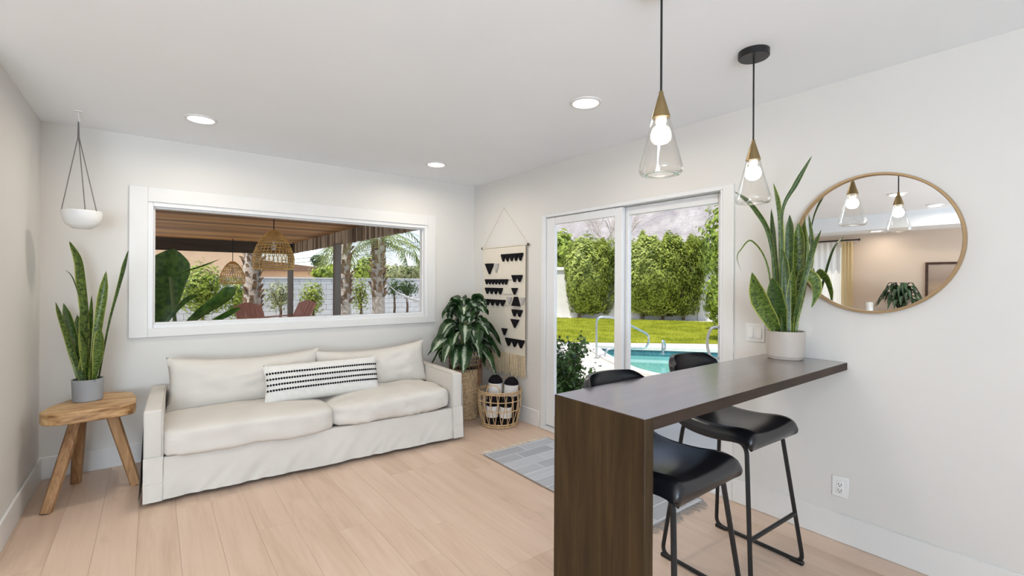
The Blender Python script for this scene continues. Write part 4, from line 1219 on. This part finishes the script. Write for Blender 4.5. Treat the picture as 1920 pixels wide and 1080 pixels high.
# glossy shrub just outside the door
t = thing('door_shrub', 'dark glossy leafy shrub just outside the sliding door', 'shrub', (.90, -.67, GZ)); g = np.random.default_rng(14)
pp, dd = [], []
for k in range(30):
    a = k * 2.4; o_ = .08 + .26 * rr.random(); h = .28 + .58 * rr.random()
    pts = smooth_path([(.90, -.67, GZ), (0.90 + .4 * o_ * math.cos(a), -.67 + .4 * o_ * math.sin(a), GZ + h * .55), (0.90 + o_ * math.cos(a), -.67 + o_ * math.sin(a), GZ + h)], 6)
    MB().tube(pts, [.009 * (1 - i / len(pts)) + .002 for i in range(len(pts))], 5).build('stem', M_bark, t)
    for q in pts[4:]:
        for _ in range(9): pp.append(tuple(q + Vector((rr.gauss(0, .045), rr.gauss(0, .045), rr.gauss(0, .04))))); dd.append((rr.gauss(0, .6), rr.gauss(0, .6), .7))
crown('foliage', t, pp, dd, .032, 14, M_dark, .6, .5)

c = at(1372, 470, 11.6); bush('citrus_tree', 'leafy green tree at the right edge of the sliding door', 'tree', (c.x, c.y, c.z), (.72, .72, 1.35), 2600, .085, M_lime, 31, .06)
c = at(1352, 560, 15); bush('young_tree', 'small bright green tree at the right end of the lawn', 'tree', (c.x, c.y, c.z), (.5, .5, .9), 1500, .09, M_lime, 33, .05)
for i, (px, py, dp, rx, rz, n) in enumerate(((1050, 476, 24.5, .95, 1.2, 1500), (1100, 487, 30, 1.7, 1.5, 2600), (1165, 487, 36, 1.9, 1.6, 2200), (1215, 480, 27, 1.2, 1.1, 1000), (1330, 500, 25, 1.1, 1.5, 1200))):
    c = at(px, py, dp)
    bush('background_tree', ['rounded tree top above the garden wall at the left door edge', 'broad yellow-green tree behind the left hedge', 'low tree crown showing between the two hedges', 'tree crown just behind the wide hedge top', 'pale tree crown behind the right end of the wide hedge'][i], 'tree', (c.x, c.y, max(c.z, rz + .2)), (rx, rx, rz), n, .17, M_far if i else M_lime, 40 + i, .12, 'trees behind the garden wall')

# leafless tree behind the hedges
t0 = at(1140, 600, 42); t = thing('leafless_tree', 'pale leafless tree rising behind the left hedge', 'tree', (t0.x, t0.y, GZ))
M_pale = mat('pale_bark', (.42, .37, .33), .9, var=.2, nscale=10)
rb = random.Random(5)


def grow(mb, p, d, ln, r, lv):
    q = p + d * ln; mb.tube([p, (p + q) / 2 + Vector((rb.uniform(-.05, .05), rb.uniform(-.05, .05), 0)) * ln, q], [r, r * .85, r * .7], 5)
    if lv == 0: return
    for _ in range(3 if lv > 1 else 2):
        grow(mb, p + d * ln * rb.uniform(.6, 1), (d + Vector((rb.uniform(-.75, .75), rb.uniform(-.75, .75), rb.uniform(-.15, .55)))).normalized(), ln * rb.uniform(.6, .8), r * .6, lv - 1)


MB().tube([(t0.x, t0.y, GZ - .05), (t0.x, t0.y, 3.6)], [.16, .12], 8).build('trunk', M_pale, t)
for k in range(4):
    mb = MB(); a = k * 1.57 + .4; grow(mb, Vector((t0.x, t0.y, 3.4)), Vector((math.cos(a) * .6, math.sin(a) * .6, 1)).normalized(), 2.2, .07, 4); mb.build('limb', M_pale, t)
# pale agave on the planting strip
c = at(1325, 606, 19.5); t = thing('pale_agave', 'small pale spiky agave at the far right of the lawn', 'plant', (c.x, c.y, GZ)); M_agave = leafmat('agave_leaf', (.55, .58, .52), (.68, .70, .63), trans=.1)
for k in range(14):
    a = k * 2.4; s_ = .12 + .25 * (k % 3) / 2
    ribbon(MB(), [(c.x, c.y, GZ + .02), (c.x + s_ * .5 * math.cos(a), c.y + s_ * .5 * math.sin(a), GZ + .28), (c.x + s_ * math.cos(a), c.y + s_ * math.sin(a), GZ + .5)], [.09, .08, .02], (math.cos(a), math.sin(a), .6), .3, 4).build('leaf', M_agave, t, recalc=False)

# mountains
m, nt, b = nmat('rocky_mountain'); v_ = mapped(nt, 'Object', (1, 1, 1))
L(nt, ramp(nt, noise_tex(nt, v_, .09, 10, .68, .4), [(.36, (.36, .33, .345)), (.5, (.50, .455, .45)), (.66, (.66, .62, .61))]), b.inputs['Base Color']); b.inputs['Roughness'].default_value = 1; b.inputs['Specular IOR Level'].default_value = 0
bump(nt, b, noise_tex(nt, v_, .25, 8, .7), 1.0, 2.5)
mb = MB()


def mtn(u, v):
    az = R(-22) + R(85) * u            # degrees right of the camera axis
    d = 120 + 90 * v
    p = CAM + (FW * math.cos(az) + RT * math.sin(az)) * d
    env = min(1, max(0, (u - .16) / .2)) ** .8 * (.55 + .45 * math.sin(u * 3.0 + .2))
    h = 74 * (v ** .9) * env * (.75 + .35 * noise.fractal(Vector((p.x * .02, p.y * .02, 3.1)), 1.0, 2.1, 5))
    h += 5 * v * noise.fractal(Vector((p.x * .09, p.y * .09, 7.0)), .9, 2.1, 4)
    return (p.x, p.y, -1 + max(0, h))


mb.grid(mtn, 150, 60); struct(mb.build('mountain_range', m, recalc=False))

# ------------------------------------------------------------------ patio cover behind the picture window
PX1, PY1, PZ = .10, 9.45, 2.47
M_cedar = wood('cedar_plank', [(.25, (.17, .065, .012)), (.5, (.46, .20, .045)), (.75, (.64, .33, .10))], 'x', .8, .6, rand=True, bstr=.1, amp=.5)
M_beam = wood('dark_beam', [(.2, (.03, .022, .016)), (.8, (.075, .055, .04))], 'x', .8, .6)
M_post = wood('grey_post', [(.2, (.14, .12, .10)), (.8, (.25, .215, .18))], 'z', .8, .7)
M_batten = wood('weathered_batten', [(.2, (.12, .085, .055)), (.5, (.32, .245, .17)), (.8, (.60, .50, .38))], 'z', .8, .8, rand=True, amp=.6)
t = thing('patio_cover', 'wooden patio cover with plank ceiling outside the picture window', 'patio cover', (-3.0, 4.8, GZ))
pk = MB().box(-3.4, 3.4, -.145, .145, 0, .03).build('plank', M_cedar, None, smooth=False, bevel=.004).data
bpy.data.objects.remove(bpy.data.objects['plank' if 'plank' in bpy.data.objects and bpy.data.objects['plank'].data is pk else [o.name for o in bpy.data.objects if o.data is pk][0]])
y = .62
while y < PY1:
    o = link_mesh('plank', pk, t); o.location = Vector((PX1 - .02 - 3.4, y, PZ)) - Vector(t.location); y += .296
MB().box(PX1 - 6.9, PX1 + .04, .46, PY1 + .06, PZ + .032, PZ + .10).build('sun_block_cover', M_beam, t, smooth=False)  # opaque cover added above the planks to keep sunlight out
MB().box(PX1 - 6.9, PX1 - .05, PY1 - .10, PY1, 2.16, PZ - .002).build('beam', M_beam, t, bevel=.004)
MB().box(PX1 + .0, PX1 + .05, .5, PY1 - .11, 2.22, PZ - .002).build('beam', M_beam, t, bevel=.004)
for yy in (9.33, 5.2, 1.0):
    MB().box(PX1 - .17, PX1 - .04, yy - .065, yy + .065, GZ, 2.215).build('post', M_post, t, bevel=.006)
MB().box(PX1 - 6.8, PX1 - 6.67, 9.2, 9.33, GZ, 2.16).build('post', M_post, t, bevel=.006)
bt = MB().box(-.014, .014, -.037, .037, 0, .285).build('batten', M_batten, None, smooth=False, bevel=.004); btm = bt.data; bpy.data.objects.remove(bt)
y = .52; rb = random.Random(8)
while y < PY1:
    o = link_mesh('batten', btm, t); o.location = Vector((PX1 - .02 + rb.uniform(-.006, .004), y, 2.19 + rb.uniform(-.006, .006))) - Vector(t.location); y += .098


def rattan_lamp(label, c, r, h, ztop):
    t = thing('rattan_lamp', label, 'pendant lamp', (c[0], c[1], c[2]), group='rattan pendant lamps under the patio cover')
    prof = [(1 - .0 * k, k / 10) for k in range(11)]
    rad = lambda q: r * (math.cos(q * math.pi / 2) ** .55 if q < .995 else .12) * (1 - .10 * max(0, .25 - q) / .25)
    for k in range(30):
        a = 2 * math.pi * k / 30
        MB().tube([(c[0] + rad(q) * math.cos(a + q * .5), c[1] + rad(q) * math.sin(a + q * .5), c[2] + q * h) for q in np.linspace(0, .985, 10)], .006, 5).build('rib', M_rattan2, t)
    for q in np.linspace(0, .96, 14):
        rr_ = rad(q); MB().tube([(c[0] + rr_ * math.cos(a), c[1] + rr_ * math.sin(a), c[2] + q * h) for a in np.linspace(0, 2 * math.pi, 37)[:-1]], .012 if q == 0 else .007, 5, closed=True).build('hoop', M_rattan2, t)
    MB().tube([(c[0], c[1], c[2] + h * .97), (c[0], c[1], ztop)], .008, 6).build('cord', M_black, t)
    MB().lathe([(.001, -.06), (.04, -.03), (.045, .0), (.03, .04), (.02, .06), (.02, .11)], 16, (c[0], c[1], c[2] + h * .55)).build('bulb', M_white, t)


M_rattan2 = mat('honey_rattan', (.66, .41, .13), .55, var=.35, nscale=10)
c = at(513, 504, 7.9); rattan_lamp('large honey rattan dome lamp under the patio cover', c, .335, .66, PZ)
c = at(436, 532, 11.6); rattan_lamp('smaller rattan dome lamp farther back under the patio cover', c, .29, .56, PZ)

# white block garden wall: separate blocks over a mortar core
YB = 14.5
M_block = mat('painted_block', (.55, .56, .575), .85, var=.06, nscale=5, bstr=.3, bscale=40, rand=True)
t = thing('block_wall', 'white painted block garden wall behind the patio', 'wall', (3.0, YB, GZ))
MB().box(-7, 13, YB + .03, YB + .17, GZ, 1.5).build('mortar_core', mat('mortar', (.40, .40, .41), .9), t, smooth=False)
bk = MB().box(-.197, .197, -.02, .18, 0, .192).build('block', M_block, None, smooth=False, bevel=.006); bkm = bk.data; bpy.data.objects.remove(bk)
for row in range(8):
    for i in range(33):
        o = link_mesh('block', bkm, t); o.location = Vector((-2.6 + i * .402 + (.2 if row % 2 else 0), YB, GZ + row * .2)) - Vector(t.location)
MB().box(-7, 13, YB - .04, YB + .22, 1.5, 1.56).build('cap', M_block, t, bevel=.008)

# neighbouring house beyond the wall
t = thing('neighbour_house', 'peach stucco house with brown roof beyond the block wall', 'house', (-6, 24, GZ))
M_peach = mat('peach_stucco', (.90, .62, .40), .9, var=.04, nscale=3)
M_roof = mat('brown_roof', (.25, .15, .10), .9, var=.15, nscale=12)
MB().box(-14, .6, 20.5, 28, GZ, 3.1).build('wall', M_peach, t, smooth=False)
MB().box(.6, 5.6, 23, 28, GZ, 1.95).build('wall', M_peach, t, smooth=False)
MB().prism([(-14.4, 3.1), (1.0, 3.1), (1.0, 3.25), (-6.5, 4.6), (-14.4, 3.3)], 20.2, 28.4, 'y').build('roof', M_roof, t, smooth=False)
MB().prism([(.5, 1.95), (6.0, 1.95), (6.0, 2.02), (1.4, 2.5), (.5, 2.5)], 22.6, 28.4, 'y').build('roof', M_roof, t, smooth=False)

# palms
M_boot = mat('palm_boot', (.27, .18, .11), .9, var=.45, nscale=9, bstr=.6, bscale=20, bdist=.02, rand=True)
M_trunk = mat('palm_trunk', (.50, .44, .38), .9, var=.25, nscale=10, bstr=.7, bscale=14, bdist=.03)
M_frond = foliage('palm_frond', (.08, .13, .03), (.26, .30, .09))


def palm(label, x, y, r, z_boot, ztop, fronds, seed):
    t = thing('palm_tree', label, 'palm', (x, y, GZ)); rp = random.Random(seed)
    MB().tube([(x + .02 * math.sin(z * 3), y, z) for z in np.linspace(GZ - .03, ztop, 14)], [r * (1.0 - .12 * k / 13) * (1 + .05 * (k % 2)) for k in range(14)], 12).build('trunk', M_trunk, t)
    mb0 = MB().add([(-.05, 0, 0), (.05, 0, 0), (.035, .055, .13), (-.035, .055, .13), (-.03, .10, .24), (.03, .10, .24), (0, .02, .2)], [(0, 1, 2, 3), (3, 2, 5, 4), (0, 3, 6), (1, 6, 2), (3, 4, 6), (2, 6, 5), (4, 5, 6)])
    bo = mb0.build('leaf_boot', M_boot, None, smooth=False); bmesh_ = bo.data; bpy.data.objects.remove(bo)
    z = z_boot; k = 0
    while z < ztop and k < 90:
        for j in range(5):
            a = j * 1.2566 + k * .55 + rp.uniform(-.15, .15)
            o = link_mesh('leaf_boot', bmesh_, t); o.location = Vector((x + r * .86 * math.cos(a), y + r * .86 * math.sin(a), z + rp.uniform(-.03, .03))) - Vector(t.location)
            o.rotation_euler = (rp.uniform(-.3, .3), 0, a - math.pi / 2); o.scale = (1.3, 1.2, rp.uniform(.7, 1.1)); k += 1
        z += .14
    for k in range(fronds):
        a = k * 2.399 + seed; ln = rp.uniform(1.3, 1.8); el = rp.uniform(-.5, 1.0); mb = MB()
        pts = smooth_path([(x, y, ztop - .05), (x + ln * .45 * math.cos(a), y + ln * .45 * math.sin(a), ztop + .45 * el), (x + ln * .85 * math.cos(a), y + ln * .85 * math.sin(a), ztop + .3 * el - .35), (x + ln * math.cos(a), y + ln * math.sin(a), ztop + .2 * el - .85)], 7)
        mb.tube(pts, [.016 * (1 - i / len(pts)) + .003 for i in range(len(pts))], 5)
        for i, q in enumerate(pts[3:]):
            for sgn in (-1, 1):
                for jj in range(2):
                    L_ = .5 * math.sin(.5 + 2.2 * i / len(pts)) * rp.uniform(.8, 1.1)
                    sdv = Vector((-math.sin(a), math.cos(a), 0)) * sgn; fwv = Vector((math.cos(a), math.sin(a), -.2))
                    e = q + (sdv * .75 + fwv * (.4 + .3 * jj)).normalized() * L_ - UP * (.12 + .25 * L_ * rp.random()); mid = (q + e) / 2 + UP * .04
                    b0 = len(mb.v); wv = fwv.normalized() * .012
                    mb.v += [tuple(q - wv), tuple(q + wv), tuple(mid + wv * 1.3), tuple(mid - wv * 1.3), tuple(e)]; mb.uv += [(0, 0)] * 5
                    mb.f += [(b0, b0 + 1, b0 + 2, b0 + 3), (b0 + 3, b0 + 2, b0 + 4)]
        mb.build('frond', M_frond, t, recalc=False)
    return t


palm('palm trunk with rough leaf bases beside the patio post, right of it', 1.42, 9.1, .15, .75, 7.0, 8, 3)
palm('thicker palm with a drooping frond crown carrying the hammock', 2.38, 9.0, .19, .95, 2.7, 15, 4)
palm('palm trunk with rough leaf bases half hidden by the large rattan lamp', -.75, 10.6, .22, .55, 7.4, 8, 6)

# hammock between the palm and a post
t = thing('hammock', 'white cotton hammock slung from the thick palm', 'hammock', (3.7, 8.6, .4)); A, B = Vector((2.55, 8.95, 1.42)), Vector((5.3, 7.9, 1.5))
M_ham = mat('hammock_cotton', (.78, .78, .78), .9, var=.04)


def ham(u, v):
    q = .14 + .72 * u; p = A.lerp(B, q); sag = .72 * (4 * q * (1 - q)) ** .9; w = .75 * math.sin(math.pi * (.12 + .76 * u)); d = Vector((.36, .93, 0)) * (v - .5) * w
    return p + d - UP * (sag - .5 * (v - .5) ** 2 * w)


MB().grid(lambda u, v: tuple(ham(u, v)), 30, 10).build('bed', M_ham, t, recalc=False)
for e, u in ((A, 0), (B, 1)):
    for v in np.linspace(0, 1, 7): MB().tube([e, ham(u, v)], .009, 4).build('rope', M_ham, t)
mb = MB()
for v in (0, 1): MB().tube([ham(k / 20, v) for k in range(21)], .02, 6).build('hem', M_ham, t)
for i in range(60):
    p = ham(i / 59, 0); mb.tube([p, p - UP * .16 + RT * .01 * math.sin(i * 3)], .004, 3)
tag(mb.build('fringe', M_ham, t), kind='stuff')
MB().tube([(B.x, B.y, GZ), (B.x, B.y, 1.7)], .06, 10).build('post', M_post, t)

# reddish lounge chairs
M_red = wood('red_stain', [(.2, (.34, .13, .085)), (.8, (.55, .26, .18))], 'z', .8, .6)


def lounge(label, x, y, rz):
    t = thing('lounge_chair', label, 'chair', (x, y, GZ), rz, group='red-brown wooden lounge chairs on the patio')
    for k in range(6):
        q = (k - 2.5) * .105
        MB().add([(q - .048, .28, .30), (q + .048, .28, .30), (q + .048, .68, 1.02 - abs(q) * .3), (q - .048, .68, 1.02 - abs(q) * .3), (q - .048, .30, .29), (q + .048, .30, .29), (q + .048, .70, 1.01 - abs(q) * .3), (q - .048, .70, 1.01 - abs(q) * .3)],
                 [(0, 1, 2, 3), (4, 7, 6, 5), (0, 4, 5, 1), (1, 5, 6, 2), (2, 6, 7, 3), (3, 7, 4, 0)]).build('back_slat', M_red, t, local=True, smooth=False)
    for k in range(5): MB().box(-.30, .30, -.32 + k * .125, -.215 + k * .125, .36 - k * .02, .38 - k * .02).build('seat_slat', M_red, t, local=True, smooth=False)
    for s in (-1, 1):
        MB().box(s * .40 - .07, s * .40 + .07, -.40, .45, .58, .605).build('arm', M_red, t, local=True, smooth=False)
        MB().box(s * .33 - .02, s * .33 + .02, -.36, -.27, 0, .58).build('leg', M_red, t, local=True, smooth=False)
        MB().box(s * .33 - .02, s * .33 + .02, .36, .45, 0, .58).build('leg', M_red, t, local=True, smooth=False)
        MB().box(s * .33 - .02, s * .33 + .02, -.30, .42, .26, .34).build('side_rail', M_red, t, local=True, smooth=False)
    return t


lounge('red-brown wooden lounge chair under the large rattan lamp', -1.05, 7.35, R(15))
lounge('red-brown wooden lounge chair beside the far patio post', -.25, 8.55, R(-60))

# big-leaved plant close outside the window, shrubs, far greenery
t = thing('big_leaf_plant', 'large dark green paddle-leaved plant close outside the window', 'plant', (-2.75, 1.2, GZ)); M_paddle = leafmat('paddle_leaf', (.035, .10, .015), (.10, .22, .035), edge=(.2, .28, .08), edge_w=.02, rough=.35, trans=.3)
D0 = 4.9


def paddle(stem, pts, ws, face):
    P = [at(px, py, D0 + dd) for px, py, dd in pts]
    b0 = Vector((-2.75, 1.2, GZ))
    MB().tube(smooth_path([b0, (b0 + P[0]) / 2 + Vector((0, .05, -.05)), P[0]], 5), .018, 7).build('stem', M_paddle, t)
    ribbon(MB(), P, [w * D0 / F_PX for w in ws], face, .22, 6, 0).build('leaf', M_paddle, t, angle=80, recalc=False)


paddle(0, [(292, 612, 0), (303, 560, .02), (318, 505, .05), (326, 466, .08)], [26, 62, 72, 50], -FW + RT * .35)
paddle(0, [(340, 618, .1), (375, 590, .1), (420, 560, .12), (444, 540, .15)], [18, 40, 54, 40], -FW * .6 + UP * .8)
paddle(0, [(370, 625, .0), (400, 605, .0), (430, 590, .0), (452, 578, .0)], [14, 30, 34, 22], -FW * .5 + UP)
paddle(0, [(300, 622, -.1), (325, 590, -.1), (350, 565, -.08), (372, 552, -.05)], [10, 22, 28, 16], -FW * .5 + UP * .9)
paddle(0, [(320, 520, .0), (352, 508, .02), (385, 497, .04), (413, 486, .06)], [3, 5, 5, 3], -FW + UP)
paddle(0, [(270, 640, 0), (262, 560, 0), (258, 500, 0), (262, 450, 0)], [30, 60, 66, 40], -FW)
c = at(378, 545, 14.5); bush('lime_shrub', 'tall lime green shrub behind the paddle-leaved plant', 'shrub', (c.x, c.y, c.z), (.75, .6, .85), 2600, .06, M_lime, 51)
c = at(445, 560, 15); bush('lime_shrub', 'loose lime green shrub left of the first palm trunk', 'shrub', (c.x, c.y, c.z), (.45, .45, .8), 1100, .055, M_lime, 52)
c = at(585, 560, 16); bush('wall_shrub', 'small green tree in front of the block wall between the patio posts', 'shrub', (c.x, c.y, c.z), (.42, .35, .62), 900, .055, M_hedge, 53)
c = at(524, 556, 15.5); bush('wall_shrub', 'pale green shrub at the block wall left of the far post', 'shrub', (c.x, c.y, c.z), (.5, .4, .55), 600, .055, M_olive, 54)
c = at(675, 552, 16); bush('wall_shrub', 'sparse climbing shrub on the block wall between the two palms', 'shrub', (c.x, c.y, c.z), (.35, .3, .7), 520, .05, M_hedge, 55)
c = at(762, 542, 16.5); bush('wall_shrub', 'dark shrub on the block wall above the hammock', 'shrub', (c.x, c.y, c.z), (.45, .3, .35), 420, .055, M_dark, 56)
c = at(738, 540, 16.5); bush('wall_shrub', 'small dark shrub on the block wall beside the thick palm', 'shrub', (c.x, c.y, c.z), (.25, .2, .4), 200, .05, M_dark, 57)
for i, (px, py, dp, rx, rz, n, mm) in enumerate(((578, 515, 40, 1.7, .5, 700, M_far), (620, 513, 21, .8, .38, 700, M_lime), (692, 508, 24, .75, .75, 800, M_lime), (745, 515, 29, 1.6, .6, 1300, M_olive), (790, 514, 35, 1.9, .65, 1300, M_olive), (672, 517, 46, 2.0, .4, 500, M_olive))):
    c = at(px, py, dp)
    bush('background_shrub', ['low hazy greenery beyond the roof line left of the near patio post', 'bright yellow-green shrub top just left of the near patio post', 'bright green shrub top between the two right palms', 'pale olive tree mass right of the thick palm', 'pale olive tree mass at the right edge of the picture window', 'thin far greenery behind the near palm trunk'][i], 'shrub', (c.x, c.y, c.z), (rx, rx * .6, rz), n, .16, mm, 60 + i, .1, 'greenery beyond the block wall')
# far palm and power lines
c = at(597, 492, 45); t = thing('distant_palm', 'tiny distant palm against the sky between the patio posts', 'palm', (c.x, c.y, GZ))
MB().tube([(c.x, c.y, GZ), (c.x, c.y, c.z)], [.2, .13], 8).build('trunk', M_trunk, t)
g = np.random.default_rng(77); P, D = blob(g, 260, (c.x, c.y, c.z + .1), (.75, .75, .7), .2); crown('fronds', t, P, D, .28, 77, M_dark, .18, .6)
A_, B_ = at(470, 500, 46), at(900, 440, 36); d = thing('power_line', 'overhead power lines on poles crossing the sky behind the palms', 'power line', (A_.x, A_.y, GZ))
for dz in (0, .35):
    MB().tube([A_.lerp(B_, k / 14) + UP * (dz - .35 * math.sin(math.pi * k / 14)) for k in range(15)], .02, 5).build('wire', M_black, d)
for q in (A_, B_): MB().tube([(q.x, q.y, GZ), (q.x, q.y, q.z + .7)], [.14, .10], 8).build('pole', M_bark, d)
